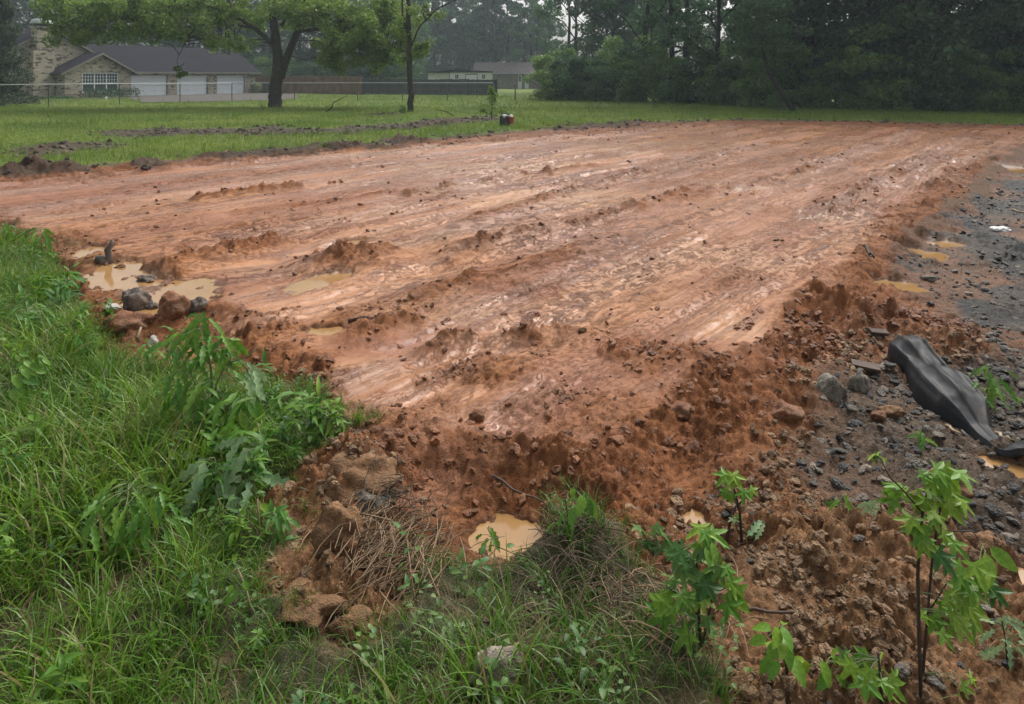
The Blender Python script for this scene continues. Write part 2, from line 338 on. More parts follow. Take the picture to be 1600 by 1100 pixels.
def leafmat(name, col, var=.35, trans=.3, rough=.45, inst=False, tip=None, hue=.03, dry=.94):
    """leaf or blade: reflects and lets light through; tint varies from plant to plant"""
    m = bpy.data.materials.new(name); m.use_nodes = True; n = m.node_tree.nodes; l = m.node_tree.links
    p = n['Principled BSDF']; p.inputs['Roughness'].default_value = rough; p.inputs['Specular IOR Level'].default_value = .35
    if inst:
        at = n.new('ShaderNodeAttribute'); at.attribute_type = 'INSTANCER'; at.attribute_name = 'tint'; src = at.outputs['Fac']
    else:
        oi = n.new('ShaderNodeObjectInfo'); src = oi.outputs['Random']
    geo = n.new('ShaderNodeNewGeometry')
    mx = n.new('ShaderNodeMath'); mx.operation = 'MULTIPLY_ADD'; mx.inputs[1].default_value = .5; l.new(geo.outputs['Random Per Island'], mx.inputs[0])
    ms = n.new('ShaderNodeMath'); ms.operation = 'MULTIPLY'; ms.inputs[1].default_value = .5; l.new(src, ms.inputs[0]); l.new(ms.outputs[0], mx.inputs[2])
    mr = n.new('ShaderNodeMapRange'); mr.inputs['To Min'].default_value = 1-var; mr.inputs['To Max'].default_value = 1+var; l.new(mx.outputs[0], mr.inputs['Value'])
    mh = n.new('ShaderNodeMapRange'); mh.inputs['To Min'].default_value = .5+hue; mh.inputs['To Max'].default_value = .5-hue; l.new(mx.outputs[0], mh.inputs['Value'])
    h = n.new('ShaderNodeHueSaturation'); h.inputs['Color'].default_value = (*col, 1); l.new(mr.outputs[0], h.inputs['Value']); l.new(mh.outputs[0], h.inputs['Hue'])
    out = h.outputs[0]
    if not inst:                               # blotches inside each leaf
        tc = n.new('ShaderNodeTexCoord'); tn = n.new('ShaderNodeTexNoise'); tn.inputs['Scale'].default_value = 7; tn.inputs['Detail'].default_value = 5; l.new(tc.outputs['Object'], tn.inputs['Vector'])
        r2 = n.new('ShaderNodeMapRange'); r2.inputs['From Min'].default_value = .3; r2.inputs['From Max'].default_value = .7; r2.inputs['To Min'].default_value = .7; r2.inputs['To Max'].default_value = 1.25; l.new(tn.outputs['Fac'], r2.inputs['Value'])
        h2 = n.new('ShaderNodeHueSaturation'); l.new(out, h2.inputs['Color']); l.new(r2.outputs[0], h2.inputs['Value']); out = h2.outputs[0]
    if tip is not None:                        # dry blades: picked by tint above a limit
        gt = n.new('ShaderNodeMath'); gt.operation = 'GREATER_THAN'; gt.inputs[1].default_value = .86; l.new(geo.outputs['Random Per Island'], gt.inputs[0]); gt.inputs[1].default_value = dry
        mc = n.new('ShaderNodeMix'); mc.data_type = 'RGBA'; l.new(gt.outputs[0], mc.inputs['Factor']); l.new(out, mc.inputs['A']); mc.inputs['B'].default_value = (*tip, 1); out = mc.outputs['Result']
    l.new(out, p.inputs['Base Color'])
    tr = n.new('ShaderNodeBsdfTranslucent'); l.new(out, tr.inputs['Color'])
    mixs = n.new('ShaderNodeMixShader'); mixs.inputs[0].default_value = trans
    l.new(p.outputs[0], mixs.inputs[1]); l.new(tr.outputs[0], mixs.inputs[2]); l.new(mixs.outputs[0], n['Material Output'].inputs['Surface'])
    return m
def groundmat(name, fine=160, bump=.6, crumbs=.25):
    m = bpy.data.materials.new(name); m.use_nodes = True; n = m.node_tree.nodes; l = m.node_tree.links
    p = n['Principled BSDF']; p.inputs['Specular IOR Level'].default_value = .5
    ca = n.new('ShaderNodeAttribute'); ca.attribute_name = 'Col'; ra = n.new('ShaderNodeAttribute'); ra.attribute_name = 'gloss'
    tc = n.new('ShaderNodeTexCoord')
    t1 = n.new('ShaderNodeTexNoise'); t1.inputs['Scale'].default_value = fine; t1.inputs['Detail'].default_value = 5; t1.inputs['Roughness'].default_value = .65; l.new(tc.outputs['Object'], t1.inputs['Vector'])
    t2 = n.new('ShaderNodeTexNoise'); t2.inputs['Scale'].default_value = 22; t2.inputs['Detail'].default_value = 6; t2.inputs['Roughness'].default_value = .6; l.new(tc.outputs['Object'], t2.inputs['Vector'])
    ad = n.new('ShaderNodeMath'); ad.operation = 'ADD'; l.new(t1.outputs['Fac'], ad.inputs[0]); l.new(t2.outputs['Fac'], ad.inputs[1])
    mr = n.new('ShaderNodeMapRange'); mr.inputs['From Min'].default_value = .65; mr.inputs['From Max'].default_value = 1.35; mr.inputs['To Min'].default_value = 1-crumbs; mr.inputs['To Max'].default_value = 1+crumbs; l.new(ad.outputs[0], mr.inputs['Value'])
    h = n.new('ShaderNodeHueSaturation'); l.new(ca.outputs['Color'], h.inputs['Color']); l.new(mr.outputs[0], h.inputs['Value']); l.new(h.outputs[0], p.inputs['Base Color'])
    l.new(ra.outputs['Fac'], p.inputs['Roughness'])
    sp = n.new('ShaderNodeMapRange'); sp.inputs['From Min'].default_value = .15; sp.inputs['From Max'].default_value = .65; sp.inputs['To Min'].default_value = .6; sp.inputs['To Max'].default_value = .18; l.new(ra.outputs['Fac'], sp.inputs['Value']); l.new(sp.outputs[0], p.inputs['Specular IOR Level'])
    bs = n.new('ShaderNodeMapRange'); bs.inputs['From Min'].default_value = .15; bs.inputs['From Max'].default_value = .6; bs.inputs['To Min'].default_value = .10; bs.inputs['To Max'].default_value = bump; l.new(ra.outputs['Fac'], bs.inputs['Value'])
    b = n.new('ShaderNodeBump'); l.new(bs.outputs[0], b.inputs['Strength']); b.inputs['Distance'].default_value = .014; l.new(ad.outputs[0], b.inputs['Height']); l.new(b.outputs[0], p.inputs['Normal'])
    return m

def mudmat(name):
    m = groundmat(name, 150, .6, .24); n = m.node_tree.nodes; l = m.node_tree.links; p = n['Principled BSDF']
    tc = n['Texture Coordinate']; base = p.inputs['Base Color'].links[0].from_socket; rsrc = p.inputs['Roughness'].links[0].from_socket; bmp = n['Bump']; hsrc = bmp.inputs['Height'].links[0].from_socket
    mp = n.new('ShaderNodeMapping'); mp.inputs['Rotation'].default_value = (0, 0, -math.atan2(DY, DX)); l.new(tc.outputs['Object'], mp.inputs['Vector'])
    def nz(scale_xyz, detail, rough, lo, hi, dist=0.0):
        v = n.new('ShaderNodeVectorMath'); v.operation = 'MULTIPLY'; v.inputs[1].default_value = scale_xyz; l.new(mp.outputs[0], v.inputs[0])
        t = n.new('ShaderNodeTexNoise'); t.inputs['Scale'].default_value = 1; t.inputs['Detail'].default_value = detail; t.inputs['Roughness'].default_value = rough; t.inputs['Distortion'].default_value = dist; l.new(v.outputs[0], t.inputs['Vector'])
        r = n.new('ShaderNodeMapRange'); r.inputs['From Min'].default_value = lo; r.inputs['From Max'].default_value = hi; l.new(t.outputs['Fac'], r.inputs['Value']); return r.outputs[0]
    def mul(a, b):
        q = n.new('ShaderNodeMath'); q.operation = 'MULTIPLY'
        for i, v in enumerate((a, b)):
            if isinstance(v, (int, float)): q.inputs[i].default_value = v
            else: l.new(v, q.inputs[i])
        return q.outputs[0]
    def add(a, b): q = n.new('ShaderNodeMath'); q.operation = 'ADD'; l.new(a, q.inputs[0]); l.new(b, q.inputs[1]); return q.outputs[0]
    def mix(f, a, c):
        q = n.new('ShaderNodeMix'); q.data_type = 'RGBA'; l.new(f, q.inputs['Factor']); l.new(a, q.inputs['A']); q.inputs['B'].default_value = (*c, 1); return q.outputs['Result']
    streak = nz((.22, 8, 1), 7, .62, .51, .62); patch = nz((.25, .8, 1), 4, .55, .42, .62)
    rs = n.new('ShaderNodeMapRange'); rs.inputs['From Min'].default_value = .40; rs.inputs['From Max'].default_value = .58; rs.inputs['To Min'].default_value = 1; rs.inputs['To Max'].default_value = 0; l.new(rsrc, rs.inputs['Value']); streak = mul(streak, rs.outputs[0])
    pale = mul(nz((.5, 5, 1), 6, .6, .55, .70), rs.outputs[0])
    crumb = mul(nz((6, 10, 6), 8, .70, .52, .575, .6), patch)
    fine = mul(nz((20, 30, 20), 6, .7, .52, .58), nz((.6, 2.2, 1), 4, .6, .40, .6))
    c = mix(mul(pale, .35), base, (.43,.22,.102)); c = mix(mul(streak, .7), c, (.190,.066,.024)); c = mix(mul(crumb, .85), c, (.125,.042,.014)); c = mix(mul(fine, .6), c, (.150,.053,.019)); l.new(c, p.inputs['Base Color'])
    hh = add(mul(crumb, 2.6), add(mul(fine, 1.0), mul(streak, -1.2))); b2 = n.new('ShaderNodeBump'); b2.inputs['Strength'].default_value = .7; b2.inputs['Distance'].default_value = .014; l.new(hh, b2.inputs['Height']); l.new(bmp.outputs[0], b2.inputs['Normal']); l.new(b2.outputs[0], p.inputs['Normal'])
    ra = add(rsrc, mul(add(crumb, fine), .25)); l.new(ra, p.inputs['Roughness'])
    return m
# ------------------------------------------------------------------ ground sheet, split by what covers it
rows = list(np.arange(-5, 1.2, .12)); d = 1.2
while d < 30: rows.append(d); d += .0025*d**1.2
while d < 700: rows.append(d); d *= 1.03
rows = np.array(rows, np.float32)
tcol = np.concatenate([-np.geomspace(5, .86, 34)[:-1], np.arange(-.86, .8601, .0026), np.geomspace(.86, 5, 34)[1:]]).astype(np.float32)
TT, DD = np.meshgrid(tcol, rows); XX = (TT*np.maximum(DD, 1.2)).ravel(); YY = DD.ravel()
T = terrain(XX, YY)
nr, nc = len(rows), len(tcol); ZG = T['z'].reshape(nr, nc)

def mixc(a, b, t): return a*(1-t)[:, None]+np.array(b)[None]*t[:, None] if not isinstance(b, np.ndarray) or b.ndim == 1 else a*(1-t)[:, None]+b*t[:, None]
def ground_colour(X, Y, T):
    a, c = T['a'], T['c']; n = len(X)
    pale = sstep(-.25, .4, fbm(c*1.1, a*.12, 4, 601)+.35*fbm(X*.7, Y*.7, 3, 603))
    col = mixc(np.tile(np.array([.285,.108,.042]), (n,1)), (.400,.170,.062), pale)
    col = mixc(col, (.35,.185,.092), .6*sstep(.12, .5, fbm(c*.9, a*.25, 4, 611)))                     # greyer silt film
    film = np.zeros(n, np.float32)                                                                      # pale smooth mud sheets, with wet sky sheen painted in as colour
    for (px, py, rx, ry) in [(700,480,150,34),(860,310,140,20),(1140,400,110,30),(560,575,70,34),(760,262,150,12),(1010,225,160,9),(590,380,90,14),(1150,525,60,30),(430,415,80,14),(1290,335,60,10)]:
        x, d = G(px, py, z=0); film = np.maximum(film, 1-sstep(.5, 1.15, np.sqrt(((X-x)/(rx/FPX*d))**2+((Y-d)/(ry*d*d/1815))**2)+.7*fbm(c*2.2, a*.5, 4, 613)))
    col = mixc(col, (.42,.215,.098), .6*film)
    red = sstep(.05, .4, fbm(c*3.1, a*.35, 4, 621)); col = mixc(col, (.245,.080,.028), .65*red*(1-.7*film))
    col = mixc(col, (.175,.058,.020), .8*sstep(.10, .38, T['scal'])*sstep(-.35, .2, fbm(X*.9, Y*.9, 3, 623)))   # darker crumbs lying on the film
    col = mixc(col, (.190,.070,.023), .9*T['rough'])
    col = mixc(col, (.095,.035,.013), .6*T['rough']*sstep(-.05, .35, fbm(X*5, Y*5, 4, 631)))
    col = mixc(col, (.25,.105,.042), .6*T['rough']*sstep(.05, .4, fbm(X*3.4, Y*3.4, 4, 641)))
    # brown topsoil round the foreground and along the left ditch
    brown = np.clip(sstep(.25, 1.0, -T['sp'])*sstep(5.2, 3.6, Y)+.8*sstep(.35, 0, np.abs(T['sp']))*sstep(-2.0, -3.2, X)*sstep(8.5, 7, Y), 0, 1)
    col = mixc(col, (.215,.120,.055), .80*brown)
    col = mixc(col, (.105,.060,.029), .5*brown*sstep(0, .35, fbm(X*4, Y*4, 4, 651)))
    # gravel and charcoal
    g1 = fbm(X*1.4, Y*1.4, 4, 661); g2 = fbm(X*14, Y*14, 4, 663)
    gc = mixc(np.tile(np.array([.024,.024,.024]), (n,1)), (.060,.048,.037), sstep(-.2, .35, g1)); gc = mixc(gc, (.10,.088,.072), .6*sstep(.1, .45, g2))
    gc = mixc(gc, (.17,.075,.032), .75*sstep(.05, .35, fbm(X*1.1+3, Y*1.1, 4, 667)+.25*sstep(.5, 0, T['sg']))); gc = mixc(gc, (.100,.066,.042), .75*sstep(5.0, 3.2, Y))
    col = mixc(col, gc, T['grav']*(1-.8*sstep(0, .25, T['sm'])))
    # soil and thatch below the grass
    rest = np.clip((1-T['mud'])*(1-T['grav'])*(1-T['far']), 0, 1); gr = rest*(1-sstep(.5, .9, X)); col = mixc(col, (.11,.062,.036), (rest-gr))
    gcol = mixc(np.tile(np.array([.050,.052,.022]), (n,1)), (.105,.078,.042), sstep(0, .4, fbm(X*4, Y*4, 4, 671)))
    col = mixc(col, gcol, gr)
    # far lawn
    lc = mixc(np.tile(np.array([.085,.140,.020]), (n,1)), (.150,.180,.028), sstep(-.3, .3, fbm(X*.35, Y*.35, 4, 681)))
    bare = np.zeros(n, np.float32)
    for P in DARKW: bare = np.maximum(bare, sstep(-.55, .15, poly_sd(X, Y, P)+1.1*fbm(X*.8, Y*1.3, 4, 691)))
    edge = sstep(.9, .1, T['sl'])*sstep(-.45, -.1, T['sl'])*(.62+1.1*fbm(X*1.1, Y*1.1, 4, 695)); edge = np.clip(edge, 0, 1)
    lc = mixc(lc, (.065,.048,.034), np.clip(bare+edge, 0, 1)); T['bare'] = np.clip(bare+edge, 0, 1)
    col = mixc(col, lc, T['far']); col = mixc(col, (.075,.050,.034), edge*(1-T['far'])*.9)
    hp = np.zeros(n, np.float32)
    for x, d, r, h in HEAPW: hp = np.maximum(hp, np.exp(-(((X-x)/r)**2+((Y-d)/max(.35, .6*r))**2)*.8))
    col = mixc(col, (.070,.048,.032), sstep(.15, .5, hp+.3*fbm(X*3, Y*3, 3, 697))); T['bare'] = np.maximum(T['bare'], .8*hp)
    col = mixc(col, (.15,.066,.026), .7*sstep(.02, .3, T['wat']))
    # gloss
    wetn = fbm(c*1.6, a*.14, 4, 701)+.5*fbm(X*.6, Y*.6, 3, 703)
    gl = .46-.24*sstep(-.2, .3, wetn+.25*sstep(8, 14, Y))+.30*T['rough']
    gl = gl*(T['mud'])+(1-T['mud'])*(.8-.18*T['grav']); gl = gl*(1-T['far'])+.85*T['far']
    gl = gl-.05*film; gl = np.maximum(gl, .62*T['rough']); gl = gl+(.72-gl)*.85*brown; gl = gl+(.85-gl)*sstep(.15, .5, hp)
    gl = np.clip(gl*(1-.55*T['wat']), .20, 1)
    return col, gl
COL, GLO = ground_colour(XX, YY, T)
V = np.c_[XX, YY, T['z']]
fi = (np.arange(nr-1)[:, None]*nc+np.arange(nc-1)[None]).ravel()
F = np.c_[fi, fi+1, fi+nc+1, fi+nc]
fm = lambda k: T[k][F].mean(1)
isfar = fm('far') > .5; ismud = (fm('mud') > .5) & ~isfar; isgrav = ((fm('grav') > .5) | (XX[F].mean(1) > .7)) & ~ismud & ~isfar
zone = np.where(isfar, 0, np.where(ismud, 1, np.where(isgrav, 2, 3)))
m_mud = mudmat('wet_red_mud'); m_gravel = groundmat('charcoal_gravel', 90, 1.0, .55); m_turf = groundmat('turf_soil', 120, .8, .4)
for zi, nm, mt, lab in [(0,'lawn',m_turf,'mown green lawn behind the muddy pad'),(1,'mud_pad',m_mud,'wet red mud pad scored by machine tracks'),
                   (2,'gravel_ground',m_gravel,'dark charcoal gravel ground at the right edge'),(3,'grass_verge',m_turf,'weedy ground in the left foreground')]:
    fz = F[zone == zi]; used, inv = np.unique(fz, return_inverse=True)
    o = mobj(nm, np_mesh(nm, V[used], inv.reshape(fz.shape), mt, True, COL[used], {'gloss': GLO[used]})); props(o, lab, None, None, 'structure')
del TT, DD

# water
m_water = mat('muddy_water', (.31,.175,.066), .10, .35, noise=.12, nscale=3)
for (x, d, hw, hd, rot, lab), lv in zip(PW, LEVEL):
    zl = lv-.017
    g_ = np.linspace(-1.7, 1.7, 61); U_, W_ = np.meshgrid(g_, g_); U_, W_ = U_.ravel(), W_.ravel(); px_, py_ = U_*hw, (W_+rot*1.6*U_)*hd
    ins = terrain(x+px_, d+py_)['wat'] > .12; q_ = (np.arange(60)[:, None]*61+np.arange(60)[None]).ravel(); q_ = np.c_[q_, q_+1, q_+62, q_+61]; q_ = q_[ins[q_].all(1)]
    if not len(q_): continue
    us, iv = np.unique(q_, return_inverse=True); me = np_mesh('puddle', np.c_[px_, py_, 0*px_][us], iv.reshape(q_.shape), m_water)
    o = mobj('puddle', me, None, (x, d, zl)); props(o, lab, None, 'puddles in the mud', 'structure')

# ------------------------------------------------------------------ scattering of stuff (one object, geometry nodes)
def scatter(name, P, rot, scl, idx, tint, protos, label):
    col = bpy.data.collections.new(name+'_pieces')
    for p in protos: col.objects.link(p)
    me = bpy.data.meshes.new(name); me.vertices.add(len(P)); me.vertices.foreach_set('co', np.asarray(P, np.float32).ravel())
    for k, ty, v, fld in (('rot','FLOAT_VECTOR',rot,'vector'),('scl','FLOAT',scl,'value'),('idx','INT',idx,'value'),('tint','FLOAT',tint,'value')):
        at = me.attributes.new(k, ty, 'POINT'); at.data.foreach_set(fld, np.asarray(v, np.int32 if ty == 'INT' else np.float32).ravel())
    o = bpy.data.objects.new(name, me); link(o); props(o, label, None, None, 'stuff')
    g = bpy.data.node_groups.new(name, 'GeometryNodeTree')
    g.interface.new_socket('Geometry', in_out='INPUT', socket_type='NodeSocketGeometry'); g.interface.new_socket('Geometry', in_out='OUTPUT', socket_type='NodeSocketGeometry')
    N = g.nodes; L = g.links; gi = N.new('NodeGroupInput'); go = N.new('NodeGroupOutput')
    ci = N.new('GeometryNodeCollectionInfo'); ci.inputs['Collection'].default_value = col; ci.inputs['Separate Children'].default_value = True; ci.inputs['Reset Children'].default_value = True
    ip = N.new('GeometryNodeInstanceOnPoints'); ip.inputs['Pick Instance'].default_value = True
    def na(k, ty):
        q = N.new('GeometryNodeInputNamedAttribute'); q.data_type = ty; q.inputs['Name'].default_value = k; return q.outputs[0]
    L.new(gi.outputs[0], ip.inputs['Points']); L.new(ci.outputs[0], ip.inputs['Instance']); L.new(na('idx','INT'), ip.inputs['Instance Index'])
    L.new(na('rot','FLOAT_VECTOR'), ip.inputs['Rotation']); L.new(na('scl','FLOAT'), ip.inputs['Scale']); L.new(ip.outputs[0], go.inputs[0])
    md = o.modifiers.new('scatter', 'NODES'); md.node_group = g
    return o
def proto(name, me): return bpy.data.objects.new(name, me)

def blade_mesh(name, n, length, width, spread, mat_, seed, seg=4, droop=1.0, lean=.5):
    r = np.random.default_rng(seed); V = []; F = []
    for i in range(n):
        an = r.uniform(0, 2*np.pi); L = length*r.uniform(.45, 1.1); w_ = width*r.uniform(.7, 1.25)
        base = np.array([r.normal(0, spread), r.normal(0, spread), -.02]); out = np.array([math.cos(an), math.sin(an), 0]); side = np.array([-out[1], out[0], 0])
        th = r.uniform(.02, lean); dr = droop*r.uniform(.3, 1.5); p = base.copy(); b0 = len(V); twist = r.uniform(-.5, .5)
        for k in range(seg+1):
            t = k/seg; ww = w_*(1-t**1.6)*(.6+.4*min(1, 4*t+.3)); sv = side*math.cos(twist*t)+np.array([0,0,1])*math.sin(twist*t)*.4
            V.append(p-sv*ww*.5); V.append(p+sv*ww*.5)
            ang = th+dr*t*1.1; p = p+(out*math.sin(ang)+np.array([0,0,1])*math.cos(ang))*L/seg
        F += [(b0+2*k, b0+2*k+1, b0+2*k+3, b0+2*k+2) for k in range(seg)]
    return np_mesh(name, V, F, mat_)
def lobed_leaf(L=.1, W=.05, seg=5, fold=.25, droop=.4):
    """simple pointed leaf along +x"""
    V = []; F = []
    for k in range(seg+1):
        t = k/seg; w_ = W*math.sin(math.pi*min(1, t**.8))**.8*.5*(1 if k % 2 == 0 else 1.08); z = -droop*L*t*t
        V += [(L*t, -w_, z+fold*w_), (L*t, 0, z), (L*t, w_, z+fold*w_)]
    for k in range(seg):
        b = 3*k; F += [(b, b+1, b+4, b+3), (b+1, b+2, b+5, b+4)]
    return V, F

# ---- lawn grass behind the pad
m_lawn = leafmat('lawn_blades', (.140,.225,.022), .6, .3, .5, inst=True, tip=(.19,.17,.065))
lawn_p = [proto('lawn_tuft', blade_mesh('lawn_tuft', 16, .11, .007, .06, m_lawn, 50+i, 2, 1.1, .7)) for i in range(4)] + \
         [proto('lawn_tuft', blade_mesh('lawn_tuft', 12, .26, .008, .05, m_lawn, 60+i, 3, .8, .4)) for i in range(2)]
def lawn_points():
    P = []
    for y0, y1, step in ((9,16,.085),(16,24,.11),(24,36,.16),(36,62,.28)):
        xs = np.arange(-.86*y1-1, .86*y1+1, step); ys = np.arange(y0, y1, step*1.15); A, B = np.meshgrid(xs, ys)
        A = A.ravel()+rng.uniform(-step, step, A.size)*.6; B = B.ravel()+rng.uniform(-step, step, B.size)*.6
        k = np.abs(A) < .86*B+1; P.append(np.c_[A[k], B[k], np.full(k.sum(), step/.085)])
    return np.concatenate(P)
hl = lambda x, y: (-30.9+.427*x-.904*y, 60+.904*x+.427*y)             # brick house frame: along the front, behind the front
Q = lawn_points(); TQ = terrain(Q[:,0], Q[:,1]); ground_colour(Q[:,0].astype(np.float32), Q[:,1].astype(np.float32), TQ)
woods_y = lambda x: np.interp(x, [-60,-2,2,9,13,18,24,40], [90,60,48,40,35,31,28.5,26])
tall = fbm(Q[:,0]*.25, Q[:,1]*.25, 3, 801)
k = (TQ['far'] > .6) & (rng.random(len(Q)) > TQ['bare']*1.05) & (Q[:,1] < woods_y(Q[:,0])+3)
DRIVE = [hl(-2.6,.1), hl(12,.1), hl(16,-1.0), G(468,154,z=-.08), G(440,158,z=-.06), G(330,160.5,z=-.04), G(222,162,z=-.03)]
drive = poly_sd(Q[:,0].astype(np.float32), Q[:,1].astype(np.float32), DRIVE)
k &= drive < .1
Q, tall = Q[k], tall[k]; zz = TQ['z'][k]; n = len(Q); idx = np.where(rng.random(n) < .06+.14*(tall > .05), rng.integers(4, 6, n), rng.integers(0, 4, n))
scatter('lawn_grass', np.c_[Q[:,0], Q[:,1], zz], np.c_[rng.normal(0,.12,n), rng.normal(0,.12,n), rng.uniform(0,6.28,n)], rng.uniform(.5,1.15,n)*(.75+.22*Q[:,2]), idx,
        np.clip(.5+.9*fbm(Q[:,0]*.3, Q[:,1]*.3, 4, 811)+rng.normal(0,.12,n), 0, 1), lawn_p, 'short green grass covering the lawn behind the pad')

# ------------------------------------------------------------------ foliage and wood for trees
def leaf_quads(P, size, r, up=.4, aspect=.55, outward=None):
    """diamond leaves at points P, random turn"""
    n = len(P); size = np.broadcast_to(size, (n,))*r.uniform(.6, 1.3, n)
    N = r.normal(size=(n,3)); N[:,2] += up*2
    if outward is not None: N += outward*.8
    N /= np.linalg.norm(N, axis=1, keepdims=True)
    A = r.normal(size=(n,3)); A -= N*(A*N).sum(1, keepdims=True); A /= np.linalg.norm(A, axis=1, keepdims=True); B = np.cross(N, A)
    L = size[:,None]*.5; W = L*aspect
    V = np.stack([P-A*L, P+B*W-A*L*.15+N*L*.12, P+A*L, P-B*W-A*L*.15+N*L*.12], 1).reshape(-1, 3)
    return V, np.arange(4*n).reshape(-1, 4)
def ball(r, n, shell=.35):
    p = r.normal(size=(n,3)); p /= np.linalg.norm(p, axis=1, keepdims=True); return p*(r.random((n,1))**shell)
m_bark = mat('bark', (.052,.043,.036), .9, .2, noise=.35, nscale=6, bump=.8, bscale=14)
m_bark2 = mat('bark_dark', (.035,.031,.028), .9, .2, noise=.35, nscale=6)
m_wood_leaf = leafmat('woodland_leaf', (.072,.150,.058), .5, .42, .6)
m_wood_leaf2 = leafmat('woodland_leaf_deep', (.052,.115,.048), .5, .40, .6)
m_bush_leaf = leafmat('bush_leaf', (.125,.225,.055), .5, .42, .5)
m_pine_leaf = leafmat('pine_needles', (.045,.092,.050), .4, .25, .6)
m_oak_leaf = leafmat('oak_leaf', (.150,.245,.036), .55, .45, .45)
m_cedar_leaf = leafmat('cedar_leaf', (.032,.056,.024), .4, .2, .6)

def wood_and_leaves(H, trunk_r, crown0, crown_r, nclump, nleaf, size, seed, leafm, barkm, low=True, clump_r=(.7,1.5), lean=0):
    r = np.random.default_rng(seed); wood = MB(); 
    pts = [np.array([0,0,-.25])]; p = pts[0].copy(); m = 9
    for i in range(m):
        p = p+np.array([r.normal(0,.10)+lean*.12, r.normal(0,.10), (H*.92+.25)/m]); pts.append(p.copy())
    pts = np.array(pts); rad = trunk_r*np.linspace(1, .12, m+1); rad[0] *= 1.3
    wood.tube(pts, rad, 8)
    cl = []
    for i in range(nclump):
        t = r.random(); zc = crown0+(H-crown0)*(t if not low else t**1.25)
        q = (zc-crown0)/(H-crown0); env = crown_r*(.55+.9*math.sin(math.pi*min(1, q*.85+.12)))*.7
        an = r.uniform(0, 2*np.pi); rr = env*math.sqrt(r.random()); cxy = np.array([np.interp(zc, pts[:,2], pts[:,0]), np.interp(zc, pts[:,2], pts[:,1])])
        c = np.array([cxy[0]+rr*math.cos(an), cxy[1]+rr*math.sin(an), zc]); cl.append((c, r.uniform(*clump_r)))
        if i % 2 == 0:
            zb = max(.3*H*.4, zc-rr*.7-.3); b = np.array([np.interp(zb, pts[:,2], pts[:,0]), np.interp(zb, pts[:,2], pts[:,1]), zb])
            mid = (b+c)/2+r.normal(0, .25, 3); tr = np.interp(zb, pts[:,2], rad)
            wood.tube([b, mid, c], [min(tr*.5, .11), min(tr*.35, .06), .02], 5, False)
    P = []; S = []; O = []
    per = nleaf//nclump
    for c, cr in cl:
        k = max(8, int(per*r.uniform(.4, 1.6))); o = ball(r, k); P.append(c+o*np.array([cr, cr, cr*.62])); O.append(o)
        S.append(np.full(k, size*(1+.6*max(0, (c[2]-6)/10))))
    P = np.concatenate(P); P[:,2] = np.maximum(P[:,2], .08)
    Vl, Fl = leaf_quads(P, np.concatenate(S), r, .3, .6, np.concatenate(O))
    crown = np_mesh('crown', Vl, Fl, leafm, False)
    tm = bpy.data.meshes.new('trunk'); tm.from_pydata(wood.v, [], wood.f); tm.materials.append(barkm)
    for q in tm.polygons: q.use_smooth = True
    return tm, crown
BROAD = [wood_and_leaves(h, tr, c0, cr, 70, 11000, .30, 900+i, (m_wood_leaf, m_wood_leaf2)[i % 2], m_bark2, True, (.8,1.7)) for i, (h, tr, c0, cr) in enumerate([(15,.24,1.2,4.2),(17,.28,2.0,4.6),(13,.2,.8,3.6),(16,.25,1.6,4.0)])]
SPARSE = [wood_and_leaves(h, tr, c0, cr, 46, 4200, .30, 930+i, m_wood_leaf, m_bark2, False, (.5,1.1)) for i, (h, tr, c0, cr) in enumerate([(17,.2,2.5,3.6),(18,.22,3.5,3.2),(15,.17,2.5,3.4)])]
PINE = [wood_and_leaves(h, tr, c0, cr, 42, 4600, .34, 950+i, m_pine_leaf, m_bark2, False, (.5,1.1)) for i, (h, tr, c0, cr) in enumerate([(21,.22,5.5,2.8),(23,.26,7.5,3.0)])]
BUSH = [wood_and_leaves(h, .05, .15, cr, 34, 7000, .17, 970+i, (m_bush_leaf, m_wood_leaf)[i % 2], m_bark2, True, (.35,.75)) for i, (h, cr) in enumerate([(3.2,1.7),(2.6,1.6),(3.8,1.8),(2.2,1.5)])]
m_shrub_leaf = leafmat('shrub_leaf', (.150,.255,.065), .5, .42, .5)
SHRUB = [wood_and_leaves(h, .05, .15, cr, 36, 7000, .17, 990+i, m_shrub_leaf, m_bark2, True, (.35,.7)) for i, (h, cr) in enumerate([(3.3,1.7),(3.0,1.6)])]
def place_tree(kind, name, x, y, s, rz, label, group, cat='tree'):
    tm, cm = kind; e = empty(name, (x, y, gz(x, y)), rz, label, cat, group); e.scale = (s, s, s)
    mobj('trunk' if cat == 'tree' else 'stem', tm, e); mobj('crown' if cat == 'tree' else 'foliage', cm, e); return e
rt = random.Random(3)
# right-hand wood: a dense edge that comes towards the camera
x = 4.0
while x < 34:
    y = float(woods_y(x))+1.0
    place_tree(BUSH[rt.randrange(4)], 'woodland_bush', x+rt.uniform(-.4,.4), y+rt.uniform(-.3,.6), rt.uniform(.75,1.15), rt.uniform(0,6.28), 'dark leafy bush along the edge of the woods behind the pad', 'bushes along the edge of the woods', 'bush')
    place_tree(BUSH[rt.randrange(4)], 'woodland_bush', x+rt.uniform(-.4,.9), y+3.2+rt.uniform(0,.8), rt.uniform(.9,1.25), rt.uniform(0,6.28), 'dark leafy bush along the edge of the woods behind the pad', 'bushes along the edge of the woods', 'bush')
    if x > 8: place_tree((BROAD[rt.randrange(4)] if x > 13.5 else SPARSE[rt.randrange(3)]), 'woodland_tree', x+rt.uniform(-.6,.6), y+2.0+rt.uniform(0,.8), rt.uniform(.8,1.05), rt.uniform(0,6.28), 'dark leafy tree in the dense woods at the right', 'trees of the dense woods at the right')
    x += rt.uniform(1.5, 2.1)
x = 8
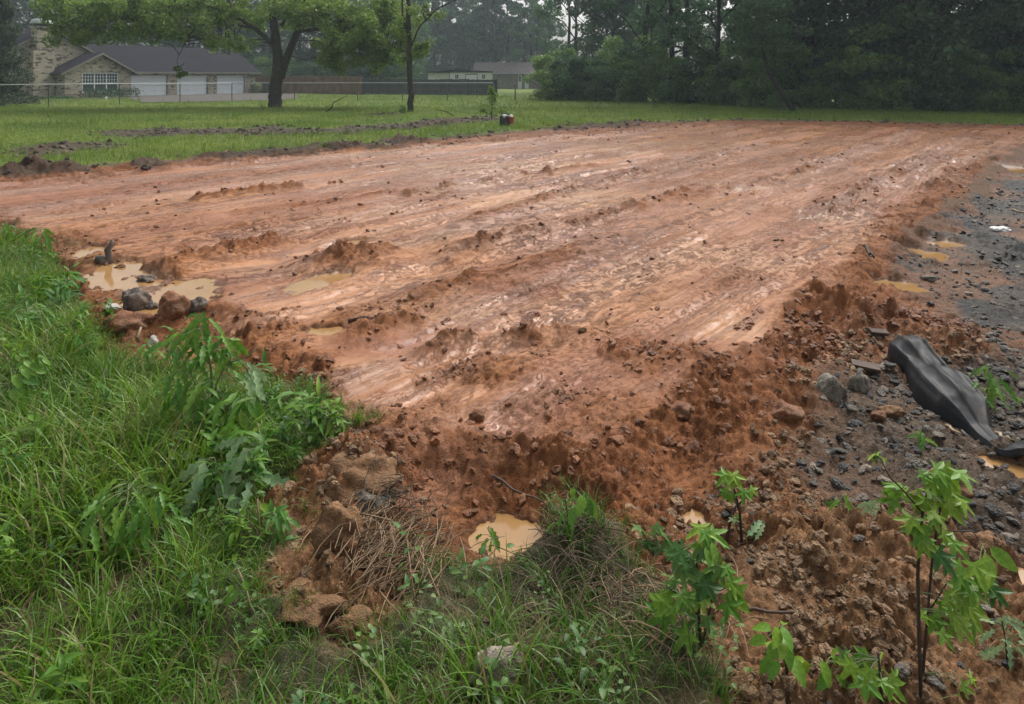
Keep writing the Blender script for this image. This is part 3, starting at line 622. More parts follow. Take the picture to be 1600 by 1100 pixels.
while x < 48:
    y = float(woods_y(x))+6.5
    place_tree((BROAD[rt.randrange(4)] if x > 16 else SPARSE[rt.randrange(3)]), 'woodland_tree', x+rt.uniform(-1,1), y+rt.uniform(-1,1.5), rt.uniform(.9,1.2), rt.uniform(0,6.28), 'dark leafy tree in the dense woods at the right', 'trees of the dense woods at the right')
    if x > 18: place_tree(BROAD[rt.randrange(4)], 'woodland_tree', x+rt.uniform(-1,1), y+5.5, rt.uniform(.9,1.2), rt.uniform(0,6.28), 'dark leafy tree in the dense woods at the right', 'trees of the dense woods at the right')
    x += rt.uniform(2.6, 3.8)
# open middle of the wood: thin crowns and tall pines with the sky between them
for i in range(30):
    x = -16+i*1.15+rt.uniform(-.6,.6); y = max(float(woods_y(x))+8, 62)+rt.uniform(0,16)
    kd = rt.choice([SPARSE[0], SPARSE[1], SPARSE[2], PINE[0], PINE[1]]); pine = kd in PINE
    place_tree(kd, 'pine_tree' if pine else 'woodland_tree', x, y+(46 if x < 6 else 4), rt.uniform(.85,1.15), rt.uniform(0,6.28), 'tall thin pine in the hazy wood behind the sheds' if pine else 'slender open-crowned tree in the hazy wood at centre', 'pines of the hazy wood at centre' if pine else 'slender trees of the hazy wood at centre')
for i in range(26):
    x = -20+i*1.9+rt.uniform(-.7,.7)
    if x > 8 and i % 2: continue
    place_tree(BROAD[rt.randrange(4)], 'woodland_tree', x, (118 if x < 8 else 66)+rt.uniform(-3,6), rt.uniform(.62,.85), rt.uniform(0,6.28), 'hazy dark tree far behind the low buildings', 'hazy trees far behind the low buildings')
# behind the brick house and the wooden fence
for i in range(30):
    x = -92+i*2.7+rt.uniform(-1,1); y = 88+rt.uniform(-3,9)
    if x > -30: y -= 4
    place_tree(BROAD[rt.randrange(4)], 'woodland_tree', x, y, rt.uniform(.9,1.25), rt.uniform(0,6.28), 'dark tree in the belt behind the brick house and fence', 'trees of the belt behind the brick house')
for i in range(12):
    x = -35+i*2.0+rt.uniform(-.6,.6)
    place_tree(BUSH[rt.randrange(4)], 'woodland_bush', x, 76+rt.uniform(0,3), rt.uniform(1.1,1.6), rt.uniform(0,6.28), 'dark bush behind the wooden fence', 'bushes behind the wooden fence', 'bush')
# shrubs in front of the wood, centre
for px, py, wpx, lab in [(850,157,74,'rounded green shrub right of the low grey building'),(912,156,64,'low bushy shrub, second in the row along the far lawn'),(958,157,56,'small shrub in the row, left of the tallest shrub'),
                         (990,158,80,'tall green shrub at the centre of the far hedge row'),(1058,161,84,'broad shrub at the right of the far hedge row'),(1110,163,70,'dark shrub left of the tilted grey sign')]:
    p = GP(px, py); kd = SHRUB[rt.randrange(2)]; s = wpx/FPX*p.y/3.6
    place_tree(kd, 'shrub', p.x, p.y, s, rt.uniform(0,6.28), lab, 'shrubs along the far lawn', 'shrub')
p = GP(1210, 171); place_tree(SHRUB[1], 'shrub', p.x, p.y-.6, .30, 1, 'small pale shrub at the foot of the leaning trunk', None, 'shrub')
# leaning trunk at the wood edge
p = GP(1243, 174); lm = MB(); lm.tube([(0,0,-.2),(-.5,.1,.7),(-1.0,.2,1.5),(-1.3,.3,2.4),(-1.4,.4,3.4)], [.11,.10,.09,.07,.05], 8)
e = empty('leaning_tree', p, 0, 'bare leaning trunk at the edge of the dense woods', 'tree'); lm.build('trunk', m_bark2, e, smooth=True)
mobj('crown', BUSH[1][1], e, (-1.4,.4,2.6))

# ---- big shade tree, thin tree: limbs laid out from the photograph at the tree's own distance
def pix_on(base, px, py, dy=0):
    d = base.y+dy; return np.array([(px-CX)/FPX*d, d, CAM_H-(py-HZ)/FPX*d])-np.array(base)
def hero_tree(name, base, limbs, masses, leafm, size, label, seed, upper=None, twig=.02):
    r = np.random.default_rng(seed); e = empty(name, base, 0, label, 'tree'); wood = MB(); joints = []
    for pts, r0, r1 in limbs:
        P = np.array([pix_on(base, *q) for q in pts])
        t = np.linspace(0, 1, len(P)); tt = np.linspace(0, 1, len(P)*3); S = np.stack([np.interp(tt, t, P[:,i]) for i in range(3)], 1)
        S[1:-1] = (S[:-2]+2*S[1:-1]+S[2:])/4; S[1:-1] += r.normal(0, .02, S[1:-1].shape)
        wood.tube(S, np.linspace(r0, r1, len(S)), 10); joints.append(S)
    joints = np.concatenate(joints); P = []; O = []
    for px, py, rx, ry, dy, ddy, ncl, per, cr in masses:
        c = pix_on(base, px, py, dy); sx = rx/FPX*base.y; sz = ry/FPX*base.y
        for i in range(ncl):
            o = ball(r, 1, .5)[0]; cc = c+o*np.array([sx, ddy, sz]); k = int(per*r.uniform(.5, 1.5)); oo = ball(r, k, .45); q = r.uniform(.6, 1.2)*cr
            P.append(cc+oo*np.array([q*.9, q*.9, q*.8])); O.append(oo)
            j = joints[np.argmin(((joints-cc)**2).sum(1)+1.5*np.maximum(0, joints[:,2]-cc[2]))]; mid = (j+cc)/2+r.normal(0,.12,3)+np.array([0,0,.15])
            wood.tube([j, mid, cc], [twig*1.3, twig, .006], 4, False)
    for (cx, cy, cz, sx, sy, sz, ncl, per, cr) in upper or []:
        for i in range(ncl):
            o = ball(r, 1, .5)[0]; cc = np.array([cx, cy, cz])+o*np.array([sx, sy, sz]); oo = ball(r, per, .45); P.append(cc+oo*np.array([cr, cr, cr*.6])); O.append(oo)
    P = np.concatenate(P); Vl, Fl = leaf_quads(P, size, r, .5, .6, np.concatenate(O))
    wood.build('trunk', m_bark, e, smooth=True); mobj('crown', np_mesh('crown', Vl, Fl, leafm, False), e); return e
b = GP(430, 168)
hero_tree('shade_tree', b, [([(429,176,0),(430,162,0),(431,135,0),(434,108,0)],.37,.29),([(434,112,0),(433,70,0),(426,25,-.3),(420,-60,-.5)],.27,.15),([(438,122,0),(452,80,.2),(468,42,.4),(480,0,.5),(494,-60,.8)],.21,.13),
   ([(433,75,0),(420,62,-.3),(395,42,-.6),(372,28,-1),(330,8,-1.4),(262,9,-2),(200,20,-2.4),(150,28,-2.6)],.14,.02),([(398,44,-.6),(360,38,-.8),(310,38,-1.2),(270,48,-1.6)],.06,.015),([(310,38,-1.2),(296,55,-1.3),(286,76,-1.4),(277,92,-1.5),(279,106,-1.5)],.03,.01),
   ([(464,52,.3),(500,44,0),(545,52,-.5),(590,72,-.8),(622,84,-1)],.09,.02),([(440,40,0),(452,15,.4),(470,-10,.8)],.09,.05),([(372,28,-1),(352,-5,-1),(330,-50,-1)],.08,.04),([(540,52,-.5),(515,70,-1),(500,90,-1.3)],.03,.01)],
  [(165,42,70,34,-2.5,2.2,30,150,.55),(130,30,40,24,-2.5,1.5,12,130,.5),(255,40,70,26,-2,2,24,140,.5),(345,22,60,24,-1,2,16,120,.5),(330,60,45,20,-.5,2,8,90,.45),(278,112,14,8,-1.5,.3,3,60,.25),(215,5,110,14,-2,2,14,120,.5),
   (575,55,66,42,-.7,2.2,30,150,.55),(608,88,40,24,-1,1.5,12,140,.45),(528,96,42,17,-1.3,1,14,150,.42),(500,25,50,24,.2,1.6,14,120,.5),(420,5,60,14,0,2,8,90,.5),(380,75,40,25,2,1.5,5,60,.45),(180,15,100,30,-2.5,2.5,30,150,.55),(300,30,90,34,-1.5,2.5,26,140,.55),(420,30,50,24,1.5,2,14,110,.5),(540,30,80,30,0,2.5,26,140,.55),(610,40,50,40,-.5,2,16,130,.5),(560,80,60,26,-1,1.8,16,140,.5),(110,50,30,20,-2.5,1.5,8,120,.5),(340,70,60,14,-.5,1.8,8,90,.4),(240,10,130,22,1.0,2.5,34,150,.6),(470,10,90,20,-1,2.5,26,140,.6),(590,15,70,26,1,2.5,24,140,.6),(545,70,70,30,.6,2,20,140,.5)],
  m_oak_leaf, .17, 'large forked shade tree standing right of the brick house', 21, [(-1,0,8.5,6.5,5,2.6,46,60,1.1),(1,0,11.5,4,4,2,24,60,1.1)])
b = GP(641, 175)
hero_tree('thin_tree', b, [([(641,182,0),(641,170,0),(642,130,0),(639,80,0),(638,20,0),(637,-90,0)],.16,.08),([(640,75,0),(655,45,-.1),(680,15,-.2),(712,0,-.3),(760,-20,-.4)],.045,.02),([(639,60,0),(630,30,.1),(627,-20,.2)],.06,.04),([(641,110,0),(655,85,0),(668,70,0)],.02,.008)],
  [(655,82,22,14,0,.6,7,90,.35),(664,72,14,8,0,.5,4,70,.3),(632,40,26,26,.3,1,8,90,.4),(665,20,36,16,.3,1,7,80,.4),(625,90,14,10,0,.6,4,60,.3)], m_oak_leaf, .14, 'thin straight tree in the middle of the far lawn', 22, [(0,0,8,2.6,2.6,2.4,26,60,.9)])
p = GP(634, 177); place_tree(BUSH[0], 'shrub', p.x-.15, p.y-.1, .10, 1, 'tiny tuft of brown-green growth at the foot of the thin tree', None, 'shrub')
# cedar at the left edge of the picture
def cedar():
    r = np.random.default_rng(77); n = 16000; t = r.random(n)**1.3; z = .15+6.8*t; env = 1.75*(1-t)**.7*(.8+.25*np.sin(z*5.1)); an = r.uniform(0, 6.28, n); rr = env*r.random(n)**.35
    env2 = 1+.25*perlin(an*1.5, z*1.2, 5); P = np.c_[rr*env2*np.cos(an), rr*env2*np.sin(an), z]
    Vl, Fl = leaf_quads(P, .16, r, .2, .4, np.c_[np.cos(an), np.sin(an), 0*an]); wood = MB(); wood.tube([(0,0,-.2),(0,.03,2),(.04,0,6.6)], [.16,.12,.03], 8)
    return wood, np_mesh('crown', Vl, Fl, m_cedar_leaf, False)
p = GP(2, 166); e = empty('cedar_tree', p, 0, 'dark dense cedar at the left edge beside the brick house', 'tree'); wd, cm = cedar(); wd.build('trunk', m_bark2, e, smooth=True); mobj('crown', cm, e)

# young leafy sapling on the lawn, fallen branches
p = GP(768, 186); e = empty('lawn_sapling', p, 0, 'young leafy sapling on the lawn left of the small machine', 'sapling'); r = np.random.default_rng(5); s_ = MB(); s_.tube([(0,0,-.1),(.02,0,.6),(.0,0,1.2)], [.02,.015,.006], 6); s_.tube([(0,0,.1),(.3,0,.25),(.5,0,.28)], [.012,.01,.005], 5); s_.tube([(0,0,.1),(-.25,0,.3),(-.4,0,.33)], [.012,.01,.005], 5)
s_.build('stem', m_bark, e); Pl = np.concatenate([c+ball(r, k, .5)*np.array(q) for c, k, q in [((0,0,1.05),150,(.17,.17,.25)),((.02,0,.7),90,(.2,.2,.2)),((0,0,.35),130,(.38,.3,.16)),((.42,0,.27),60,(.2,.15,.07)),((-.35,0,.32),60,(.2,.15,.08)),((.13,0,.85),50,(.12,.1,.15))]])
Vl, Fl = leaf_quads(Pl, .10, r, .5); mobj('foliage', np_mesh('foliage', Vl, Fl, m_oak_leaf, False), e)
def branch(name, pts, r0, label, dy=0.0):
    b = GP(*pts[0]); mb = MB()
    for i, ln in enumerate([pts]+[]):
        P = []
        for (px, py) in ln: P.append(pix_on(b, px, py))
        mb.tube(P, np.linspace(r0, r0*.3, len(P)), 6)
    e = mb.build(name, m_bark, None, smooth=True); e.location = b; return props(e, label, 'branch', 'fallen branches on the lawn')
branch('fallen_branch', [(508,176),(518,168),(521,160),(536,153),(544,149)], .035, 'forked fallen branch on the lawn between the two trees')
branch('fallen_branch', [(709,181),(697,174),(680,171)], .03, 'thin arched fallen branch right of the thin tree')
branch('fallen_branch', [(412,172),(408,163),(404,157)], .02, 'bare twig standing in the grass left of the shade tree')

# ------------------------------------------------------------------ brick house with three garage doors
def brickmat(name, base, dark, pale, sx=2.3, sz=7.0):
    m = bpy.data.materials.new(name); m.use_nodes = True; n = m.node_tree.nodes; l = m.node_tree.links; p = n['Principled BSDF']; p.inputs['Roughness'].default_value = .85
    tc = n.new('ShaderNodeTexCoord'); mp = n.new('ShaderNodeMapping'); mp.inputs['Rotation'].default_value = (R(90), 0, 0); l.new(tc.outputs['Object'], mp.inputs['Vector'])
    br = n.new('ShaderNodeTexBrick'); br.inputs['Scale'].default_value = 1.0; br.inputs['Brick Width'].default_value = 1/sx; br.inputs['Row Height'].default_value = 1/sz; br.inputs['Mortar Size'].default_value = .012
    br.inputs['Color1'].default_value = (*base, 1); br.inputs['Color2'].default_value = (*pale, 1); br.inputs['Mortar'].default_value = (*[v*.85 for v in pale], 1); l.new(mp.outputs[0], br.inputs['Vector'])
    wn = n.new('ShaderNodeTexNoise'); wn.inputs['Scale'].default_value = 1; wn.inputs['Detail'].default_value = 3; m2 = n.new('ShaderNodeMapping'); m2.inputs['Scale'].default_value = (2.4, 2.4, 6.5); l.new(tc.outputs['Object'], m2.inputs['Vector']); l.new(m2.outputs[0], wn.inputs['Vector'])
    mr = n.new('ShaderNodeMapRange'); mr.inputs['From Min'].default_value = .54; mr.inputs['From Max'].default_value = .62; l.new(wn.outputs['Fac'], mr.inputs['Value'])
    mx = n.new('ShaderNodeMix'); mx.data_type = 'RGBA'; l.new(mr.outputs[0], mx.inputs['Factor']); l.new(br.outputs['Color'], mx.inputs['A']); mx.inputs['B'].default_value = (*dark, 1); l.new(mx.outputs['Result'], p.inputs['Base Color'])
    b = n.new('ShaderNodeBump'); b.inputs['Strength'].default_value = .5; b.inputs['Distance'].default_value = .01; l.new(br.outputs['Fac'], b.inputs['Height']); b.invert = True; l.new(b.outputs[0], p.inputs['Normal'])
    return m
m_brick = brickmat('tan_brick', (.27,.235,.175), (.075,.060,.047), (.38,.335,.255))
m_roof = mat('grey_shingles', (.030,.028,.034), 1.0, .03, noise=.25, nscale=5, bump=.5, bscale=20)
m_trim = mat('cream_trim', (.15,.14,.11), .6, noise=.1, nscale=3)
m_white = mat('white_paint', (.66,.70,.73), .45, noise=.05, nscale=2)
m_dark = mat('dark_soffit', (.05,.048,.045), .8)
m_glass = mat('window_glass', (.035,.045,.05), .08, .6)
m_curtain = mat('curtain', (.16,.16,.15), .8, noise=.2, nscale=4)
m_metal = mat('galvanised_metal', (.32,.34,.34), .4, .5, .7, noise=.15, nscale=6)
m_conc = mat('concrete', (.11,.10,.09), .95, .08, noise=.15, nscale=2, bump=.3, bscale=30)
HO = Vector((-30.9, 60.0, -.16)); HR = math.atan2(.904, .427)
house = empty('brick_house', HO, HR, 'tan brick house with grey roof and three white garage doors', 'house')
# local frame: x along the front, -y out of the front, z up
def build(name, m, f, parent=house, bevel=0): mb = MB(); f(mb); return mb.build(name, m, parent, bevel)
def garage_wall(mb):
    mb.box(-4.4, -1.85, 0, .25, 0, 2.25); mb.box(1.8, 2.75, 0, .25, 0, 2.25); mb.box(6.1, 7.15, 0, .25, 0, 2.25); mb.box(10.6, 11.9, 0, .25, 0, 2.25)
    for x0, x1 in ((-1.85,1.8),(2.75,6.1),(7.15,10.6)): mb.box(x0, x1, .002, .248, 1.86, 2.25)
    mb.box(11.65, 11.9, .25, 6.3, 0, 2.25)
build('wall', m_brick, garage_wall)
def gable_end(mb): mb.add([(11.65,0,2.25),(11.65,6.4,2.25),(11.65,3.2,4.25),(11.9,0,2.25),(11.9,6.4,2.25),(11.9,3.2,4.25)], [(0,2,1),(3,4,5),(0,1,4,3),(1,2,5,4),(2,0,3,5)])
build('gable_wall', m_brick, gable_end)
for x0, x1 in ((-1.84,1.79),(2.76,6.09),(7.16,10.59)):
    gd = build('garage_door', m_white, lambda mb: mb.box(x0, x1, .19, .23, 0, 1.85))
    for k in range(4):
        build('panel', m_white, lambda mb: mb.box(x0+.03, x1-.03, .15, .188, .02+k*.46, .45+k*.46), gd, .008)
def roof_slab(mb, e0, r0, e1, r1, th=.12):
    """quad from eave to ridge, with thickness"""
    q = [Vector(e0), Vector(e1), Vector(r1), Vector(r0)]; nn = (q[1]-q[0]).cross(q[3]-q[0]).normalized(); nn = nn if nn.z > 0 else -nn
    mb.add([*q, *[p-nn*th for p in q]], [(0,1,2,3),(7,6,5,4),(0,4,5,1),(1,5,6,2),(2,6,7,3),(3,7,4,0)])
def garage_roof(mb):
    roof_slab(mb, (-4.5,-.45,2.12), (-4.5,3.2,4.45), (12.3,-.45,2.12), (12.3,3.2,4.45)); roof_slab(mb, (-4.5,6.85,2.12), (-4.5,3.2,4.452), (12.3,6.85,2.12), (12.3,3.2,4.452))
rf = build('roof', m_roof, garage_roof)
build('fascia', m_trim, lambda mb: mb.box(-3.4, 12.3, -.50, -.453, 1.98, 2.12), rf)
build('soffit', m_dark, lambda mb: mb.box(-3.4, 12.25, -.45, 0, 2.02, 2.05), rf)
# main block: large gable with the chimney
def big_wall(mb): mb.prism([(-14.4,0),(-3.0,0),(-3.0,2.15),(-8.7,5.15),(-14.4,2.15)], -.75, -.5); mb.box(-3.25, -3.0, -.498, 0, 0, 2.15); mb.box(-14.4,-14.15,-.498,9,0,2.15)
build('wall', m_brick, big_wall)
def big_roof(mb):
    roof_slab(mb, (-15.0,-1.05,1.98), (-8.7,-1.05,5.35), (-15.0,9.5,1.98), (-8.7,9.5,5.35)); roof_slab(mb, (-2.4,-1.05,1.98), (-8.7,-1.05,5.352), (-2.4,9.5,1.98), (-8.7,9.5,5.352))
rf2 = build('roof', m_roof, big_roof)
build('fascia', m_trim, lambda mb: (mb.add([(-8.7,-1.09,5.33),(-2.4,-1.09,1.96),(-2.4,-1.09,1.78),(-8.7,-1.09,5.13),(-8.7,-1.052,5.33),(-2.4,-1.052,1.96),(-2.4,-1.052,1.78),(-8.7,-1.052,5.13)], [(0,1,2,3),(4,7,6,5),(0,4,5,1),(1,5,6,2),(2,6,7,3),(3,7,4,0)]),
      mb.add([(-8.7,-1.09,5.33),(-15,-1.09,1.96),(-15,-1.09,1.78),(-8.7,-1.09,5.13),(-8.7,-1.052,5.33),(-15,-1.052,1.96),(-15,-1.052,1.78),(-8.7,-1.052,5.13)], [(0,3,2,1),(4,5,6,7),(0,1,5,4),(1,2,6,5),(2,3,7,6),(3,0,4,7)])), rf2)
ch = build('chimney', m_brick, lambda mb: (mb.box(-10.35, -8.85, -1.45, -.752, 0, 3.6), mb.box(-10.1, -9.1, -1.45, -.752, 3.6, 5.2), mb.box(-10.18, -9.02, -1.53, -.68, 5.2, 5.36)))
def cap(mb):
    prof = [(.70,5.52),(.72,5.58),(.60,5.78),(.38,5.90),(.05,5.95)]; n = 16; V = []
    for rr, zz in prof:
        for k in range(n): V.append((-9.6+rr*math.cos(2*math.pi*k/n), -1.1+rr*math.sin(2*math.pi*k/n), zz))
    mb.add(V, [(i*n+k, i*n+(k+1) % n, (i+1)*n+(k+1) % n, (i+1)*n+k) for i in range(len(prof)-1) for k in range(n)]+[tuple(range(4*n, 5*n)), tuple(range(n))[::-1]])
build('chimney_cap', m_metal, cap, ch)
build('cap_stand', m_dark, lambda mb: mb.box(-9.95, -9.25, -1.4, -.8, 5.36, 5.53), ch)
# small gable bay with the triple window
def bay(mb):
    mb.prism([(-8.75,0),(-7.45,0),(-7.45,2.02),(-4.55,2.02),(-4.55,0),(-3.5,0),(-3.5,2.15),(-6.1,3.4),(-8.75,2.15)], -2.45, -2.2)
    mb.box(-7.45, -4.55, -2.448, -2.202, 0, .55); mb.box(-8.75, -8.5, -2.198, -.752, 0, 2.15); mb.box(-3.75, -3.5, -2.198, -.002, 0, 2.15)
build('wall', m_brick, bay)
def bay_roof(mb):
    roof_slab(mb, (-9.25,-2.8,1.96), (-6.12,-2.8,3.56), (-9.25,-.76,1.96), (-6.12,-.76,3.56)); roof_slab(mb, (-3.0,-2.8,1.96), (-6.12,-2.8,3.562), (-3.0,1.5,1.96), (-6.12,1.5,3.562))
rf3 = build('roof', m_roof, bay_roof)
build('fascia', m_trim, lambda mb: (mb.add([(-6.12,-2.84,3.55),(-3.0,-2.84,1.95),(-3.0,-2.84,1.79),(-6.12,-2.84,3.37),(-6.12,-2.803,3.55),(-3.0,-2.803,1.95),(-3.0,-2.803,1.79),(-6.12,-2.803,3.37)], [(0,1,2,3),(4,7,6,5),(0,4,5,1),(1,5,6,2),(2,6,7,3),(3,7,4,0)]),
      mb.add([(-6.12,-2.84,3.55),(-9.25,-2.84,1.95),(-9.25,-2.84,1.79),(-6.12,-2.84,3.37),(-6.12,-2.803,3.55),(-9.25,-2.803,1.95),(-9.25,-2.803,1.79),(-6.12,-2.803,3.37)], [(0,3,2,1),(4,5,6,7),(0,1,5,4),(1,2,6,5),(2,3,7,6),(3,0,4,7)])), rf3)
def wframe(mb):
    for x in (-7.45, -6.51, -5.55, -4.62): mb.box(x, x+.07, -2.40, -2.30, .55, 2.02)
    mb.box(-7.38, -4.62, -2.398, -2.302, .55, .62); mb.box(-7.38, -4.62, -2.398, -2.302, 1.95, 2.02); mb.box(-7.38, -4.62, -2.396, -2.304, 1.18, 1.25)
wn = build('window', m_white, wframe)
for x0, x1 in ((-7.38,-6.51),(-6.44,-5.55),(-5.48,-4.62)):
    pn = build('pane', m_glass, lambda mb: mb.box(x0, x1, -2.34, -2.33, .62, 1.95), wn)
    build('muntin', m_white, lambda mb: ([mb.box(x0+(x1-x0)*t-.012, x0+(x1-x0)*t+.012, -2.36, -2.342, 1.25, 1.95) for t in (.25,.5,.75)], [mb.box(x0, x1, -2.362, -2.343, zc-.012, zc+.012) for zc in (1.48,1.72)]), wn)
# shrubs at the window, driveway, path, bins
def hedge(name, x0, x1, y, h, label, m, seed):
    r = np.random.default_rng(seed); n = 2600; P = np.c_[r.uniform(x0, x1, n), y+r.normal(0,.25,n), h*r.random(n)**.6*(.8+.3*perlin(np.linspace(0,1,n)*0+r.uniform(0,1,n)*4, np.zeros(n), seed))]
    Vl, Fl = leaf_quads(P, .11, r, .4); e = empty(name, HO, HR, label, 'shrub'); mobj('foliage', np_mesh('foliage', Vl, Fl, m, False), e)
    s_ = MB(); [s_.tube([(x, y, -.1), (x+.05, y, h*.5)], [.03,.015], 5) for x in np.linspace(x0+.3, x1-.3, 4)]; s_.build('stem', m_bark2, e)
hedge('hedge_shrub', -7.7, -3.3, -3.1, .95, 'low dark shrub below the triple window of the brick house', m_wood_leaf2, 1)
hedge('hedge_shrub', -10.8, -8.6, -3.0, .4, 'very low dark planting beside the chimney of the brick house', m_wood_leaf2, 2)
hedge('hedge_shrub', 11.3, 11.9, -.5, 1.2, 'pale flowering shrub at the garage corner beside the blue bin', leafmat('pale_leaf', (.30,.34,.16), .3, .3), 3)
def sheet(name, pts, m, label, up=.012):
    V2 = [(x, y, gz(x, y)+up) for x, y in pts]; me = bpy.data.meshes.new(name); me.from_pydata(V2+[(x, y, z-.15) for x, y, z in V2], [], [tuple(range(len(pts)))]+[(i, (i+1) % len(pts), len(pts)+(i+1) % len(pts), len(pts)+i) for i in range(len(pts))]); me.materials.append(m)
    bm = bmesh.new(); bm.from_mesh(me); bmesh.ops.recalc_face_normals(bm, faces=bm.faces); bm.to_mesh(me); bm.free()
    return props(mobj(name, me), label, None, None, 'structure')
sheet('driveway', DRIVE, m_conc, 'pale concrete driveway in front of the garage doors', .04)
sheet('garden_path', [hl(-16,-7.2), hl(-3.2,-4.0), hl(-2.9,-3.6), hl(-2.9,-4.6), hl(-16,-7.8)], m_conc, 'thin pale path crossing the lawn before the brick house', .05)
m_bin = mat('bin_plastic', (.018,.035,.045), .45, .4, noise=.15, nscale=4)
be = empty('trash_bin', (*hl(12.6,-.6), gz(*hl(12.6,-.6))+.03), HR, 'dark blue wheeled trash bin at the corner of the garage', 'trash bin')
build('body', m_bin, lambda mb: mb.add([(-.38,-.42,.06),(.38,-.42,.06),(.38,.42,.06),(-.38,.42,.06),(-.5,-.5,1.0),(.5,-.5,1.0),(.5,.5,1.0),(-.5,.5,1.0)], [(0,3,2,1),(4,5,6,7),(0,1,5,4),(1,2,6,5),(2,3,7,6),(3,0,4,7)]), be, .02)
build('lid', m_bin, lambda mb: mb.prism([(-.55,1.0),(.55,1.0),(.5,1.07),(0,1.1),(-.5,1.07)], -.55, .55), be)
for sx in (-.4, .4): build('wheel', m_dark, lambda mb: mb.tube([(sx-.05,.46,.1),(sx+.05,.46,.1)], .12, 14), be)
p = GP(166, 157); g_ = MB(); g_.tube([(0,0,-.02),(0,0,.18)], [.06,.06], 10); ge = empty('garden_light', p, 0, 'tiny white garden marker on the lawn before the triple window', 'marker'); g_.build('post', m_white, ge); g2 = MB(); g2.tube([(0,0,.18),(0,0,.21),(0,0,.26)], [.08,.09,.02], 10); g2.build('cap', m_white, ge)

# ------------------------------------------------------------------ chain-link fence
m_wire = mat('fence_wire', (.25,.27,.27), .5, .5, .6); m_post = mat('fence_post', (.10,.105,.10), .6, .4, .4)
fl = [(-27.5,29.5),(-23.9,36.3),(-18.3,46.0),(-10,45.6),(-1.2,45.0)]
fe = empty('chain_link_fence', (0,0,0), 0, 'chain-link fence with pale top rail running before the brick house', 'fence'); HF = 1.18
for (x0, y0), (x1, y1) in zip(fl[:-1], fl[1:]):
    L = math.hypot(x1-x0, y1-y0); n = max(1, round(L/3.4)); rail = MB(); rail.tube([(x0,y0,gz(x0,y0)+HF),(x1,y1,gz(x1,y1)+HF)], .024, 8); rail.build('top_rail', m_metal, fe)
    for k in range(n+(1 if (x1, y1) == fl[-1] else 0)):
        t = k/n; px, py = x0+(x1-x0)*t, y0+(y1-y0)*t; q = MB(); zg = gz(px, py); q.tube([(px,py,zg-.2),(px,py,zg+HF-.026)], .03, 8); q.build('post', m_post, fe)
    V2 = []; F2 = []; ux, uy = (x1-x0)/L, (y1-y0)/L; nw = int(L/.11)
    for k in range(nw):
        for sgn in (1, -1):
            s0 = k*.11; s1 = s0+sgn*1.0
            z0, z1 = .05, HF-.05; s1c = min(max(s1, 0), L); z1 = z0+(z1-z0)*abs(s1c-s0)/1.0
            if z1-z0 < .05: continue
            a0 = Vector((x0+ux*s0, y0+uy*s0, gz(x0, y0)+z0)); a1 = Vector((x0+ux*s1c, y0+uy*s1c, gz(x1, y1)+z1)); b = len(V2); hw = .0016
            V2 += [a0+Vector((0,0,hw)), a0-Vector((0,0,hw)), a0+Vector((-uy*hw,ux*hw,0)), a1+Vector((0,0,hw)), a1-Vector((0,0,hw)), a1+Vector((-uy*hw,ux*hw,0))]
            F2 += [(b,b+1,b+4,b+3),(b+1,b+2,b+5,b+4),(b+2,b,b+3,b+5)]
    o = mobj('wire_mesh', np_mesh('wire_mesh', V2, F2, m_wire, False), fe); o['kind'] = 'stuff'
for px, py, h, lab in [(1056/2+277,157,1.0,'short dark post on the lawn right of the low buildings'),(966,163,.8,'thin post standing before the far shrubs')]:
    p = GP(px, py); q = MB(); q.tube([(0,0,-.2),(0,0,h)], .045, 8); q.tube([(0,0,h),(0,0,h+.03)], [.05,.03], 8); o = q.build('lawn_post', m_post); o.location = p; props(o, lab, 'post')

# ------------------------------------------------------------------ board fences
m_bfence = mat('brown_boards', (.165,.098,.060), .85, noise=.3, nscale=1.5); m_gfence = mat('dark_boards', (.052,.052,.056), .85, noise=.3, nscale=1.5)
def board_fence(name, a, b, h, m, label, bw=.15):
    L = math.hypot(b[0]-a[0], b[1]-a[1]); e = empty(name, (a[0], a[1], min(gz(*a), gz(*b))), math.atan2(b[1]-a[1], b[0]-a[0]), label, 'fence'); r = random.Random(len(label)); npan = round(L/2.4); w_ = L/npan
    for k in range(npan):
        mb = MB(); nb = int(w_/bw)
        for i in range(nb):
            x0 = k*w_+.05+i*(w_-.1)/nb; mb.box(x0, x0+(w_-.1)/nb-.012, -.012+r.uniform(0,.008), .012, .04, h+r.uniform(-.02,.02)+(.04 if k % 2 else 0))
        o = mb.build('board_panel', m, e); o['kind'] = 'stuff'
        ra = MB(); [ra.box(k*w_+.05, (k+1)*w_-.05, -.06, -.013, z, z+.08) for z in (.3, h*.55, h-.25)]; ra.build('rail', m, e)
    for k in range(npan+1): mb = MB(); mb.box(k*w_-.05, k*w_+.05, -.05, .05, -.3, h+.05); mb.build('post', m, e)
board_fence('wooden_fence', (-26.5,73), (-13.6,64), 1.75, m_bfence, 'brown wooden board fence behind the shade tree')
board_fence('wooden_fence', (-13.5,63.8), (-1.3,60), 1.40, m_gfence, 'dark grey board fence in front of the long white shed')

